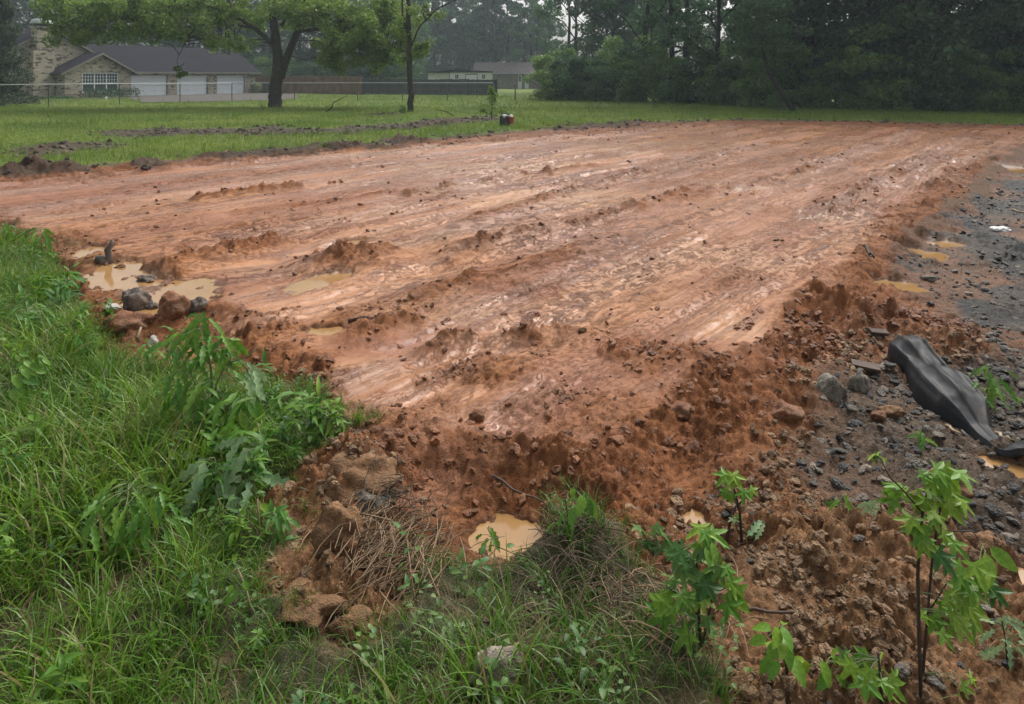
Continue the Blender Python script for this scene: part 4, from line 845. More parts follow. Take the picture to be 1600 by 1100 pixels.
# ------------------------------------------------------------------ long white shed, low building
m_shed = mat('shed_siding', (.66,.67,.63), .6, noise=.06, nscale=1); m_shed2 = mat('shed_end_siding', (.54,.54,.50), .6, noise=.06, nscale=1)
sh = empty('long_shed', (-6.6,74.5,gz(-6.6,74.5)), R(4), 'long white shed with two small windows showing above the dark fence', 'shed')
build('wall', m_shed, lambda mb: mb.box(0, 4.55, 0, 3, .0, 2.15), sh)
build('end_wall', m_shed2, lambda mb: mb.box(-2.3, -.02, .25, 3, .0, 2.12), sh)
build('corner_trim', m_dark, lambda mb: mb.box(-.05, .0, -.03, .05, 0, 2.15), sh)
build('roof', m_roof, lambda mb: (mb.prism([(-2.35,2.125),(4.65,2.16),(4.6,2.26),(1.2,2.42),(-2.3,2.22)], -.15, 3.2)), sh)
for x in (.75, 3.6):
    f_ = build('window', m_white, lambda mb: mb.box(x-.22, x+.22, -.03, -.002, 1.45, 1.95), sh); build('pane', m_glass, lambda mb: mb.box(x-.17, x+.17, -.045, -.031, 1.5, 1.9), f_); build('muntin', m_white, lambda mb: (mb.box(x-.015, x+.015, -.056, -.046, 1.5, 1.9), mb.box(x-.17, x+.17, -.058, -.047, 1.69, 1.72)), f_)
dr = build('door', m_white, lambda mb: (mb.box(1.72, 2.28, -.04, -.002, .1, 1.9), mb.box(2.32, 2.88, -.041, -.002, .1, 1.9)), sh); build('door_frame', m_dark, lambda mb: (mb.box(1.66, 2.94, -.03, -.003, 1.9, 1.97), mb.box(1.66, 1.72, -.03, -.003, .1, 1.9), mb.box(2.88, 2.94, -.03, -.003, .1, 1.9)), dr)
m_lbrick = brickmat('grey_brown_brick', (.20,.17,.14), (.11,.09,.075), (.26,.22,.18))
m_lroof = mat('brown_grey_roof', (.095,.080,.078), .9, .2, noise=.2, nscale=2)
lb = empty('low_building', (-5.4,104,gz(-5.4,104)), R(-3), 'low brown-brick building with grey roof behind the white shed', 'building')
build('wall', m_lbrick, lambda mb: mb.box(0, 12, 0, 7, 0, 2.25), lb)
build('roof', m_lroof, lambda mb: (roof_slab(mb, (-.5,-.6,2.2), (-.5,3.5,4.0), (12.5,-.6,2.2), (12.5,3.5,4.0)), roof_slab(mb, (-.5,7.6,2.2), (-.5,3.5,4.002), (12.5,7.6,2.2), (12.5,3.5,4.002))), lb)
for x in (6.3, 7.3): d_ = build('door', m_shed, lambda mb: mb.box(x, x+.55, -.06, -.002, .05, 2.1), lb); build('pane', m_curtain, lambda mb: mb.box(x+.1, x+.45, -.08, -.061, 1.1, 1.9), d_)
f_ = build('window', m_shed2, lambda mb: mb.box(9.3, 10.1, -.05, -.002, 1.0, 1.95), lb); build('pane', m_glass, lambda mb: mb.box(9.37, 10.03, -.065, -.051, 1.07, 1.88), f_)

# ------------------------------------------------------------------ small machine on the lawn, tilted sign
m_black = mat('black_plastic', (.018,.020,.024), .45, .4, noise=.2, nscale=6); m_red = mat('red_paint', (.26,.03,.035), .4, noise=.15, nscale=8); m_cream = mat('white_plastic', (.78,.76,.66), .4)
p = GP(790, 197); me_ = empty('small_machine', p, R(-12), 'small black and red machine with white caps standing in the grass', 'machine')
def mbox(mb, x0, x1, y0, y1, z0, z1): mb.box(x0, x1, y0, y1, z0, z1)
build('housing', m_black, lambda mb: mbox(mb, -.17, .12, -.15, .15, .02, .34), me_, .035)
build('body', m_red, lambda mb: mbox(mb, .122, .26, -.13, .13, .08, .31), me_, .03)
build('handle', m_black, lambda mb: mb.tube([(-.15,0,.33),(-.12,0,.385),(0,0,.40),(.16,0,.385),(.2,0,.30)], .016, 8), me_)
build('tank_top', m_cream, lambda mb: mb.tube([(-.02,-.06,.335),(-.02,-.06,.36),(-.02,-.06,.375)], [.075,.07,.03], 14), me_)
build('filler_cap', m_cream, lambda mb: mb.tube([(.20,-.08,.30),(.20,-.08,.355),(.20,-.08,.375)], [.055,.055,.03], 14), me_)
build('starter_cover', m_dark, lambda mb: mb.tube([(-.03,-.152,.18),(-.03,-.175,.18),(-.03,-.185,.18)], [.09,.085,.03], 16), me_)
for sx in (-.13, .2): build('foot', m_black, lambda mb: mbox(mb, sx-.03, sx+.03, -.14, .14, -.02, .02), me_, .005)
build('pull_grip', m_cream, lambda mb: mb.tube([(-.03,-.19,.30),(.03,-.19,.30)], .014, 8), me_)
m_sign = mat('grey_panel', (.22,.24,.25), .5, noise=.15, nscale=5)
p = GP(1144, 166); sg_ = empty('tilted_sign', p, R(12), 'small tilted grey panel on a thin post at the edge of the woods', 'sign')
build('post', m_post, lambda mb: mb.tube([(0,0,-.2),(.01,0,.75)], .022, 8), sg_)
so = build('panel', m_sign, lambda mb: mb.add([(-.14,-.02,.62),(-.02,-.02,.58),(.19,-.02,1.0),(.06,-.02,1.05),(-.14,.0,.62),(-.02,.0,.58),(.19,.0,1.0),(.06,.0,1.05)], [(0,1,2,3),(7,6,5,4),(0,4,5,1),(1,5,6,2),(2,6,7,3),(3,7,4,0)]), sg_)
build('bolt', m_dark, lambda mb: mb.tube([(.0,-.035,.74),(.0,-.02,.74)], .012, 8), so)

# ------------------------------------------------------------------ clods and gravel (stuff)
def rock_mesh(name, seed, m, sub=2, rough=.35, flat=.7, sx=1.0, freq=1.6):
    bm = bmesh.new(); bmesh.ops.create_icosphere(bm, subdivisions=sub, radius=.5); V2 = np.array([v.co[:] for v in bm.verts])
    r = np.random.default_rng(seed); o = r.uniform(0, 50, 3)
    nn = perlin(V2[:,0]*freq*2+o[0], V2[:,1]*freq*2+V2[:,2]*1.7+o[1], seed)+.5*perlin(V2[:,2]*freq*4+o[2], V2[:,0]*freq*4-V2[:,1]*3+o[0], seed+1)
    if sub > 3: nn = nn*.8+.35*np.abs(fbm(V2[:,0]*6+V2[:,2]*4+o[0], V2[:,1]*6-V2[:,2]*3+o[1], 5, seed+2, .65))*2-.2
    for ax in range(4):                                     # knock flat facets off
        d = r.normal(size=3); d /= np.linalg.norm(d); h = V2@d; lim = r.uniform(.28, .42); V2 = V2-np.outer(np.maximum(0, h-lim)*.8, d)
    V2 = V2*(1+rough*nn)[:,None]*np.array([sx, 1, flat])
    for v, c in zip(bm.verts, V2): v.co = c
    me = bpy.data.meshes.new(name); bm.to_mesh(me); bm.free(); me.materials.append(m)
    for q in me.polygons: q.use_smooth = sub > 2
    return me
def instmat(name, col, col2, rough=.6, bump=.6):
    m = bpy.data.materials.new(name); m.use_nodes = True; n = m.node_tree.nodes; l = m.node_tree.links; p = n['Principled BSDF']; p.inputs['Roughness'].default_value = rough
    at = n.new('ShaderNodeAttribute'); at.attribute_type = 'INSTANCER'; at.attribute_name = 'tint'
    tc = n.new('ShaderNodeTexCoord'); t = n.new('ShaderNodeTexNoise'); t.inputs['Scale'].default_value = 5; t.inputs['Detail'].default_value = 6; l.new(tc.outputs['Object'], t.inputs['Vector'])
    ad = n.new('ShaderNodeMath'); ad.operation = 'MULTIPLY_ADD'; ad.inputs[1].default_value = .7; l.new(t.outputs['Fac'], ad.inputs[0]); sb = n.new('ShaderNodeMath'); sb.operation = 'SUBTRACT'; sb.inputs[1].default_value = .35; l.new(at.outputs['Fac'], sb.inputs[0]); l.new(sb.outputs[0], ad.inputs[2])
    mx = n.new('ShaderNodeMix'); mx.data_type = 'RGBA'; l.new(ad.outputs[0], mx.inputs['Factor']); mx.inputs['A'].default_value = (*col, 1); mx.inputs['B'].default_value = (*col2, 1); l.new(mx.outputs['Result'], p.inputs['Base Color'])
    b = n.new('ShaderNodeBump'); b.inputs['Strength'].default_value = bump; b.inputs['Distance'].default_value = .05; l.new(t.outputs['Fac'], b.inputs['Height']); l.new(b.outputs[0], p.inputs['Normal'])
    return m
m_clod = instmat('red_clod', (.115,.040,.013), (.31,.125,.047), .55); m_bclod = instmat('brown_clod', (.100,.055,.025), (.32,.195,.100), .7); m_stone = instmat('gravel_stone', (.024,.023,.022), (.25,.20,.145), .6)
def pts_in(x0, x1, y0, y1, n):
    P = np.c_[rng.uniform(x0, x1, n), rng.uniform(y0, y1, n)].astype(np.float32); k = (np.abs(P[:,0]) < .82*P[:,1]+.25); return P[k]
Q = np.concatenate([pts_in(-5,5,1.3,5,40000), pts_in(-1.6,3.2,1.5,5.2,60000), pts_in(-9,10,4,10,22000), pts_in(-14,18,9,24,60000), pts_in(-6,9,4,11,40000)]); TQ = terrain(Q[:,0], Q[:,1])
lump = sstep(-.05, .4, fbm(Q[:,0]*1.5, Q[:,1]*1.5, 4, 901))
pk = rng.random(len(Q)) < (.002+.75*TQ['rough']**2*(.22+.78*lump)+.55*TQ['rough']*lump*((TQ['sp'] < -.2) & (Q[:,1] < 4.4))+.6*np.clip(TQ['scal']-.14, 0, 1)+.28*sstep(.24, .48, fbm(TQ['c']*1.9, TQ['a']*.16, 4, 905))*sstep(-.1, .3, fbm(Q[:,0]*.8, Q[:,1]*.8, 3, 907)))*(1-TQ['wat'])
k = (TQ['mud'] > .5) & (TQ['far'] < .3) & pk
Q1 = Q[k]; n = len(Q1); brown = (TQ['sp'][k] < -.3) & (Q1[:,1] < 4.6)
sc_ = (.007+.05*rng.random(n)**4.5)*(.7+.045*Q1[:,1])
idx = np.where(brown, rng.integers(4, 8, n), rng.integers(0, 4, n))
clod_p = [proto('clod', rock_mesh('clod', 20+i, m_clod, 2, .45, .62, 1.25)) for i in range(4)]+[proto('clod', rock_mesh('clod', 30+i, m_bclod, 2, .45, .7, 1.2)) for i in range(4)]
scatter('mud_clods', np.c_[Q1, TQ['z'][k]+.02*sc_], np.c_[rng.normal(0,.5,n), rng.normal(0,.5,n), rng.uniform(0,6.28,n)], sc_, idx, np.clip(.45+.25*rng.normal(size=n), 0, 1), clod_p, 'loose red and brown mud clods strewn over the pad')
Q2 = pts_in(-26, 20, 9, 34, 60000); T2 = terrain(Q2[:,0], Q2[:,1]); ground_colour(Q2[:,0], Q2[:,1], T2)
k2 = rng.random(len(Q2)) < T2['bare']*.5; Q2 = Q2[k2]; n2 = len(Q2); s2 = (.03+.14*rng.random(n2)**3)
scatter('dark_soil_clods', np.c_[Q2, T2['z'][k2]], np.c_[rng.normal(0,.5,n2), rng.normal(0,.5,n2), rng.uniform(0,6.28,n2)], s2, rng.integers(0,4,n2), np.clip(.35+.3*rng.normal(size=n2), 0, 1),
        [proto('clod', rock_mesh('clod', 60+i, instmat('dark_clod', (.035,.025,.018), (.13,.088,.056), .8), 2, .5, .7, 1.2)) for i in range(4)], 'dark soil clods along the edge of the lawn and on its bare strips')
k = ((TQ['grav'] > .4) & (TQ['mud'] < .9) & (TQ['far'] < .3)) & (rng.random(len(Q)) < .22+.5*sstep(-.1, .4, fbm(Q[:,0]*1.7, Q[:,1]*1.7, 4, 911)))
k |= (TQ['sp'] < -.4) & (Q[:,0] > .8) & (Q[:,1] < 4.6) & (rng.random(len(Q)) < .02) & (TQ['far'] < .3)
k &= TQ['wat'] < .5
Q1 = Q[k]; n = len(Q1); sc_ = (.007+.05*rng.random(n)**5)*(.75+.05*Q1[:,1])
stone_p = [proto('stone', rock_mesh('stone', 40+i, m_stone, 2, .22, .55, 1.3)) for i in range(5)]
scatter('gravel', np.c_[Q1, TQ['z'][k]+.1*sc_], np.c_[rng.normal(0,.35,n), rng.normal(0,.35,n), rng.uniform(0,6.28,n)], sc_, rng.integers(0,5,n), np.clip(.20+.32*rng.normal(size=n), 0, 1), stone_p, 'loose grey and brown gravel at the right of the pad')

# ------------------------------------------------------------------ foreground grass (stuff)
m_grass = leafmat('long_grass', (.094,.198,.012), .65, .35, .4, inst=True, tip=(.20,.17,.06)); m_dry = leafmat('dry_grass', (.24,.17,.09), .4, .2, .6, inst=True)
grass_p = [proto('grass_tuft', blade_mesh('grass_tuft', 22, .30, .0080, .035, m_grass, 80+i, 5, 1.5, .55)) for i in range(4)]+[proto('grass_tuft', blade_mesh('grass_tuft', 24, .17, .0068, .05, m_grass, 90+i, 4, 1.3, .8)) for i in range(4)]+\
          [proto('grass_tuft', blade_mesh('grass_tuft', 18, .20, .003, .05, m_dry, 96+i, 4, 1.5, 1.0)) for i in range(2)]
def near_grass():
    step = .05; A, B = np.meshgrid(np.arange(-7.5, 2.5, step), np.arange(1.0, 9.0, step)); A = A.ravel()+rng.uniform(-.03,.03,A.size); B = B.ravel()+rng.uniform(-.03,.03,B.size)
    k = (np.abs(A) < .9*B+.5); return np.c_[A[k], B[k]].astype(np.float32)
Q = near_grass(); TQ = terrain(Q[:,0], Q[:,1])
g0 = np.clip((1-TQ['mud'])*(1-TQ['grav'])*(1-TQ['far']), 0, 1)*(Q[:,0] < .75)
midz = sstep(-.95, -.55, Q[:,0])*sstep(3.2, 2.9, Q[:,1])            # sparser, drier growth in the middle of the foreground
dens = g0*(1-.12*midz)*(.45+.8*sstep(-.35, .15, fbm(Q[:,0]*1.8, Q[:,1]*1.8, 3, 921)))
dens += .25*TQ['mud']*sstep(.16, .0, TQ['sm'])*(Q[:,0] < .3)*(Q[:,1] < 5)
dens = dens*(1-np.clip(TQ['wat']*1.6, 0, 1))
k = rng.random(len(Q)) < dens; Q1 = Q[k]; n = len(Q1); hgt = fbm(Q1[:,0]*.9, Q1[:,1]*.9, 3, 931)
shortz = np.clip(sstep(2.6, 2.0, Q1[:,1])+.4*midz[k], 0, 1)
idx = np.where(rng.random(n) < .06+.30*midz[k]+.12*shortz, rng.integers(8,10,n), np.where(rng.random(n) < .62+.5*hgt-.35*shortz, rng.integers(0,4,n), rng.integers(4,8,n)))
scatter('foreground_grass', np.c_[Q1, TQ['z'][k]], np.c_[rng.normal(0,.18,n), rng.normal(0,.18,n), rng.uniform(0,6.28,n)], rng.uniform(.6,1.15,n)*(1+.5*hgt)*(1-.18*shortz)*(.55+.45*sstep(.0, .45, -TQ['sm'][k])), idx, np.clip(.5+.8*hgt-.35*midz[k]-.15*shortz+.15*rng.normal(size=n), 0, 1), grass_p, 'lush long green grass in the left foreground')
# small broad-leaved ground cover between the blades
m_cover = leafmat('ground_cover_leaf', (.070,.150,.030), .5, .3, .45, inst=True, hue=.05)
def cover_mesh(seed, n=18, L=.026):
    r = np.random.default_rng(seed); V2 = []; F2 = []
    for i in range(n):
        v, f = lobed_leaf(L*r.uniform(.6,1.3), L*.55, 4, .3, .3); v = np.array(v); el = r.uniform(-.2,.9); an = r.uniform(0,6.28)
        c, s = math.cos(el), math.sin(el); v = np.c_[v[:,0]*c-v[:,2]*s, v[:,1], v[:,0]*s+v[:,2]*c]; v += np.array([.01,0,0]); c, s = math.cos(an), math.sin(an); v = np.c_[v[:,0]*c-v[:,1]*s, v[:,0]*s+v[:,1]*c, v[:,2]+r.uniform(.0,.12)]; v[:,:2] += r.normal(0,.03,2)
        b = len(V2); V2 += list(v); F2 += [tuple(q+b for q in ff) for ff in f]
    return np_mesh('ground_cover', V2, F2, m_cover)
k = rng.random(len(Q)) < g0*.12*(.2+1.2*sstep(-.1,.4,fbm(Q[:,0]*2.1, Q[:,1]*2.1, 3, 941))); Q1 = Q[k]; n = len(Q1)
scatter('ground_cover', np.c_[Q1, TQ['z'][k]+.01], np.c_[rng.normal(0,.2,n), rng.normal(0,.2,n), rng.uniform(0,6.28,n)], rng.uniform(.6,1.4,n), rng.integers(0,4,n), rng.random(n), [proto('ground_cover', cover_mesh(700+i)) for i in range(4)], 'small broad leaves growing between the foreground grass')

# leafy undergrowth between the grass, too dense to count
m_under = leafmat('undergrowth_leaf', (.110,.240,.024), .5, .42, .45, inst=True, hue=.04)
def under_mesh(seed):
    r = np.random.default_rng(seed); V2 = []; F2 = []; H = r.uniform(.16,.30)
    for i in range(26):
        v, f = lobed_leaf(r.uniform(.05,.10), r.uniform(.014,.028), 5, .35, .55); v = np.array(v); t = r.random()**.7; el = r.uniform(-.3,.9)*(.4+t); an = r.uniform(0,6.28); c, s_ = math.cos(el), math.sin(el)
        v = np.c_[v[:,0]*c-v[:,2]*s_, v[:,1], v[:,0]*s_+v[:,2]*c]; c, s_ = math.cos(an), math.sin(an); v = np.c_[v[:,0]*c-v[:,1]*s_, v[:,0]*s_+v[:,1]*c, v[:,2]+H*t]; v[:,:2] += r.normal(0,.02,2); b = len(V2); V2 += list(v); F2 += [tuple(q+b for q in ff) for ff in f]
    tv, tf = tube([(0,0,-.02),(.005,0,H*.5),(0,.005,H)], [.003,.0025,.0012], 4); b = len(V2); V2 += tv; F2 += [tuple(q+b for q in ff) for ff in tf]
    return np_mesh('undergrowth', V2, F2, m_under)
wl = sstep(-.05, .35, fbm(Q[:,0]*1.3+5, Q[:,1]*1.3, 3, 951)); k = rng.random(len(Q)) < g0*(.10*wl+.04*sstep(-.35, -.1, TQ['sm']))*(1-.85*midz)*(1-TQ['wat']); Q1 = Q[k]; n = len(Q1)
scatter('weed_undergrowth', np.c_[Q1, TQ['z'][k]], np.c_[rng.normal(0,.2,n), rng.normal(0,.2,n), rng.uniform(0,6.28,n)], rng.uniform(.5,1.15,n)*(.6+.4*sstep(1.8, 3.2, Q1[:,1])), rng.integers(0,6,n), rng.random(n), [proto('undergrowth', under_mesh(720+i)) for i in range(6)], 'leafy weed undergrowth mixed into the foreground grass')

# straw pile and loose dry stalks
def stalks(name, cen, n, rx, ry, rz, L, ang, spread, m, label, seed, w_=.0026):
    r = np.random.default_rng(seed); V2 = []; F2 = []
    for i in range(n):
        c = np.array([r.normal(0, rx), r.normal(0, ry), 0]); c[2] = gz(cen.x+c[0], cen.y+c[1])-cen.z+abs(r.normal(0, rz)); an = ang+r.normal(0, spread); el = r.normal(.05, .25); l_ = L*r.uniform(.4, 1.2)
        dv = np.array([math.cos(an)*math.cos(el), math.sin(an)*math.cos(el), math.sin(el)]); sag = r.uniform(.0,.14)*l_; bend = np.cross(dv, [0,0,1])*r.normal(0,.12)*l_
        P = [c-dv*l_*.5-np.array([0,0,sag]), c-dv*l_*.2+bend*.6, c+dv*l_*.15+bend, c+dv*l_*.5-np.array([0,0,sag])]; tv, tf = tube(P, [w_*.6, w_, w_*.9, w_*.3], 3); b = len(V2); V2 += tv; F2 += [tuple(q+b for q in f) for f in tf]
    o = mobj(name, np_mesh(name, V2, F2, m, True), None, cen); return props(o, label, None, None, 'stuff')
m_straw = leafmat('straw', (.30,.20,.115), .55, .1, .6); m_straw2 = leafmat('dark_stalk', (.10,.066,.042), .5, .05, .7)
stalks('straw', GP(600, 880), 420, .09, .10, .045, .26, R(62), .5, m_straw, 'matted heap of dry straw on the brown clods', 1)
stalks('dead_stalks', GP(905, 905), 230, .12, .10, .05, .17, R(90), 1.5, m_straw2, 'tangle of dark dead stalks in the middle foreground', 2, .0018)
stalks('straw', GP(1000, 960), 160, .12, .10, .03, .18, R(40), 1.4, m_straw, 'scattered dry stalks beside the leafy sweetgum sapling', 3, .0018)
stalks('straw', GP(620, 800), 130, .10, .06, .05, .16, R(80), .8, m_straw2, 'dry tuft hanging over the brown clods', 4, .002)

# ------------------------------------------------------------------ stones and rubbish
def rockmat(name, c1, c2, rough=.8):
    m = mat(name, c1, rough, .3, noise=.4, nscale=7, bump=.9, bscale=22); n = m.node_tree.nodes; l = m.node_tree.links
    t = n.new('ShaderNodeTexNoise'); t.inputs['Scale'].default_value = 3; t.inputs['Detail'].default_value = 7; t.inputs['Roughness'].default_value = .7; tc = n['Texture Coordinate']; l.new(tc.outputs['Object'], t.inputs['Vector'])
    mr = n.new('ShaderNodeMapRange'); mr.inputs['From Min'].default_value = .45; mr.inputs['From Max'].default_value = .6; l.new(t.outputs['Fac'], mr.inputs['Value'])
    p = n['Principled BSDF']; src = p.inputs['Base Color'].links[0].from_socket; mx = n.new('ShaderNodeMix'); mx.data_type = 'RGBA'; l.new(mr.outputs[0], mx.inputs['Factor']); l.new(src, mx.inputs['A']); mx.inputs['B'].default_value = (*c2, 1); l.new(mx.outputs['Result'], p.inputs['Base Color']); return m
m_grey = rockmat('grey_stone', (.20,.18,.145), (.10,.085,.065)); m_lgrey = rockmat('mottled_stone', (.30,.26,.20), (.16,.13,.09)); m_greyd = rockmat('dark_clay', (.10,.085,.07), (.17,.13,.10), .6); m_redrock = rockmat('red_clay_lump', (.18,.068,.027), (.22,.12,.065), .6); m_pale = rockmat('pale_stone', (.50,.47,.41), (.40,.37,.31)); m_brownrock = rockmat('brown_clay_lump', (.20,.105,.048), (.12,.066,.032))
def rock(px, py, wpx, hpx, m, label, seed, name='stone', cat='stone', sink=.3, rz=0, depth=.8, sub=4, rough=.30, tilt=0):
    p = GP(px, py); w_ = wpx/FPX*p.y; h_ = hpx/FPX*p.y
    o = mobj(name, rock_mesh(name, seed, m, sub, rough, 1.0, 1.0, 1.5), None, (p.x, p.y+w_*.25, p.z+h_*(.5-sink)), (tilt, 0, rz)); o.scale = (w_, w_*depth, h_*1.15); return props(o, label, cat)
rock(772, 1098, 92, 76, m_lgrey, 'mottled grey stone standing at the bottom edge of the foreground', 301, sink=.15, rz=.5, depth=.6)
rock(205, 487, 48, 40, m_greyd, 'dark grey clod beside the largest left puddle', 302, 'clay_clod', 'clod', .2)
rock(262, 497, 50, 42, m_redrock, 'reddish clod in front of the largest left puddle', 303, 'clay_clod', 'clod', .2)
rock(190, 520, 74, 36, m_redrock, 'broad red clod with a pale stone on top, left ditch', 304, 'clay_clod', 'clod', .2)
rock(172, 493, 28, 10, m_pale, 'flat pale stone lying on the broad red clod', 305, sink=-.6)
rock(235, 490, 26, 22, m_greyd, 'small dark clod between the grey and the reddish clod', 306, 'clay_clod', 'clod', .2)
rock(306, 490, 34, 26, m_greyd, 'dark wedge-shaped clod right of the reddish clod', 307, 'clay_clod', 'clod', .2)
rock(237, 548, 17, 26, m_pale, 'pale broken stone in the left ditch behind the tall weed', 308, sink=.2, rz=.6)
rock(225, 443, 30, 14, m_greyd, 'low grey clod standing in the left puddle', 309, 'clay_clod', 'clod', .2)
rock(186, 423, 20, 11, m_redrock, 'small red clod at the far rim of the narrow left puddle', 310, 'clay_clod', 'clod', .2)
rock(1348, 612, 34, 34, m_grey, 'upright grey stone at the top of the gravel slope', 311, sink=.2)
rock(1300, 625, 50, 42, m_grey, 'weathered grey lump at the edge of the red bank', 312, sink=.3)
rock(1400, 655, 42, 16, m_brownrock, 'flat tan slab of clay on the gravel slope', 313, sink=.1)
rock(1378, 658, 26, 14, m_redrock, 'broken red brick fragment beside the flat tan slab', 314, sink=.1)
rock(1478, 970, 40, 30, m_brownrock, 'brown lump of soil beside the tall sapling', 315, 'clay_clod', 'clod', .3)
rock(1552, 850, 70, 46, m_brownrock, 'brown soil lump above the pale puddle at the right edge', 316, 'clay_clod', 'clod', .5)
rock(1495, 775, 70, 46, m_brownrock, 'brown soil lump beside the top of the tall sapling', 317, 'clay_clod', 'clod', .35)
rock(520, 850, 90, 80, m_brownrock, 'steep brown clod at the left of the straw heap', 318, 'clay_clod', 'clod', .55, rough=.4)
rock(560, 770, 120, 70, m_brownrock, 'broad crumbly brown clod above the straw heap', 319, 'clay_clod', 'clod', .55, rough=.4)
rock(575, 805, 74, 40, m_grey, 'flat grey-brown stone lying above the straw heap', 320, sink=.15, rz=-.5)
rock(470, 965, 110, 44, m_brownrock, 'low brown clod at the foot of the grass, left of the straw heap', 321, 'clay_clod', 'clod', .55, rough=.45)
rock(550, 1000, 70, 40, m_brownrock, 'small brown clod below the straw heap', 322, 'clay_clod', 'clod', .3, rough=.45)
rock(1455, 440, 24, 10, m_grey, 'small tan stone lying on the dark gravel', 323, sink=.1)
rock(910, 520, 14, 9, m_brownrock, 'lone clod on the smooth near mud', 324, 'clay_clod', 'clod', .2)
rock(745, 660, 26, 18, m_redrock, 'square red clod in the middle of the rough mud', 325, 'clay_clod', 'clod', .2)
rock(1065, 655, 50, 26, m_redrock, 'dark red clod at the right of the rough mud', 326, 'clay_clod', 'clod', .3)
rock(1230, 660, 60, 34, m_redrock, 'large dark clod on the red bank', 327, 'clay_clod', 'clod', .3)
# white rag or bag on the gravel
m_rag = mat('white_rag', (.60,.60,.58), .6, .3, noise=.12, nscale=12, bump=.8, bscale=18)
p = GP(1564, 360); o = mobj('white_rag', rock_mesh('white_rag', 401, m_rag, 4, .28, .38, 1.5, 2.0), None, (p.x, p.y, p.z+.012)); o.scale = (.17,.20,.16); props(o, 'crumpled white rag lying on the dark gravel at the right edge', 'rag')
# half-buried black plastic: a humped roll that flattens into a sheet
def rockmat2(name):
    """black film with dried mud splashes"""
    m = mat(name, (.013,.014,.016), .55, .25, noise=.3, nscale=9, bump=.35, bscale=9); n = m.node_tree.nodes; l = m.node_tree.links; p = n['Principled BSDF']; tc = n['Texture Coordinate']
    t = n.new('ShaderNodeTexNoise'); t.inputs['Scale'].default_value = 11; t.inputs['Detail'].default_value = 8; t.inputs['Roughness'].default_value = .75; l.new(tc.outputs['Object'], t.inputs['Vector'])
    r = n.new('ShaderNodeMapRange'); r.inputs['From Min'].default_value = .56; r.inputs['From Max'].default_value = .66; r.inputs['To Max'].default_value = .4; l.new(t.outputs['Fac'], r.inputs['Value'])
    mx = n.new('ShaderNodeMix'); mx.data_type = 'RGBA'; l.new(r.outputs[0], mx.inputs['Factor']); l.new(p.inputs['Base Color'].links[0].from_socket, mx.inputs['A']); mx.inputs['B'].default_value = (.11,.07,.045,1); l.new(mx.outputs['Result'], p.inputs['Base Color']); return m
def plastic():
    spine = [GP(1412, 548), GP(1425, 566), GP(1445, 595), GP(1475, 628), GP(1505, 655), GP(1530, 672), GP(1568, 695), GP(1620, 718), GP(1690, 745)]
    wid = [.12,.155,.17,.19,.19,.085,.05,.06,.09]; hgt = [.14,.19,.19,.21,.18,.07,.03,.05,.03]
    S = np.array([v[:] for v in spine]); t = np.linspace(0, 1, len(S)); m = 90; tt = np.linspace(0, 1, m); sm = lambda a: np.interp(tt, t, a)
    S = np.stack([sm(S[:,i]) for i in range(3)], 1); 
    for _ in range(4): S[1:-1] = (S[:-2]+2*S[1:-1]+S[2:])/4
    W = sm(wid); Hh = sm(hgt); n = 40; V2 = []
    Tn = np.gradient(S, axis=0); Tn[:,2] = 0; Tn /= np.linalg.norm(Tn, axis=1, keepdims=True); Sd = np.c_[-Tn[:,1], Tn[:,0], 0*Tn[:,0]]
    for i in range(m):
        for k in range(n):
            an = math.pi*(k/(n-1)); f = .92+.20*(1-abs(math.sin(an*2.0+.9+.8*math.sin(tt[i]*3.1))))**3+.14*(1-abs(math.sin(an*3.3+2.0*tt[i])))**4-.22*math.exp(-((tt[i]-.30)/.022)**2-((an-1.2)/.5)**2)+.10*math.exp(-((tt[i]-.345)/.03)**2-((an-1.25)/.5)**2)
            cr = math.cos(an); V2.append(S[i]+Sd[i]*cr*W[i]*(1.0+.1*math.sin(tt[i]*19))*.75+np.array([0,0,max(0, math.sin(an))**.75*Hh[i]*f-.03]))
    V2 = np.array(V2); V2[:,2] += .010*np.abs(perlin(V2[:,0]*9, V2[:,1]*5, 3))+.005*np.abs(perlin(V2[:,0]*30, V2[:,1]*18, 4))-.012
    F2 = [(i*n+k, i*n+k+1, (i+1)*n+k+1, (i+1)*n+k) for i in range(m-1) for k in range(n-1)]
    c = spine[3]; V2 = V2-np.array(c); me = np_mesh('black_plastic_sheet', V2, F2, rockmat2('wet_black_plastic'))
    bm = bmesh.new(); bm.from_mesh(me); bmesh.ops.holes_fill(bm, edges=[e for e in bm.edges if e.is_boundary], sides=0); bmesh.ops.recalc_face_normals(bm, faces=bm.faces); bm.to_mesh(me); bm.free()
    return props(mobj('black_plastic_sheet', me, None, c), 'humped black plastic sheet half buried at the edge of the gravel', 'plastic sheet')
plastic()
# sticks and boards
m_stick = mat('wet_wood', (.075,.045,.03), .7, noise=.3, nscale=10, bump=.6, bscale=30); m_lstick = mat('pale_wood', (.34,.25,.16), .7, noise=.25, nscale=10)
def stick(a, b, r0, label, m=m_stick, lift=.012, sagm=.0):
    pa, pb = GP(*a), GP(*b); r = random.Random(a[0]); mb = MB(); P = []
    for k in range(6):
        t = k/5; q = pa.lerp(pb, t)+Vector((r.uniform(-1,1)*.006, r.uniform(-1,1)*.006, 0)); q.z = max(q.z, gz(q.x, q.y))*.7+.3*q.z+lift*(1+.4*math.sin(t*9)); P.append(q-pa)
    mb.tube(P, np.linspace(r0, r0*.55, 6), 7); o = mb.build('stick', m, None, smooth=True); o.location = pa; return props(o, label, 'stick', 'sticks in the mud')
stick((1350,392),(1365,412),.016,'dark stick standing in the mud by the nearest ochre puddle', lift=.05)
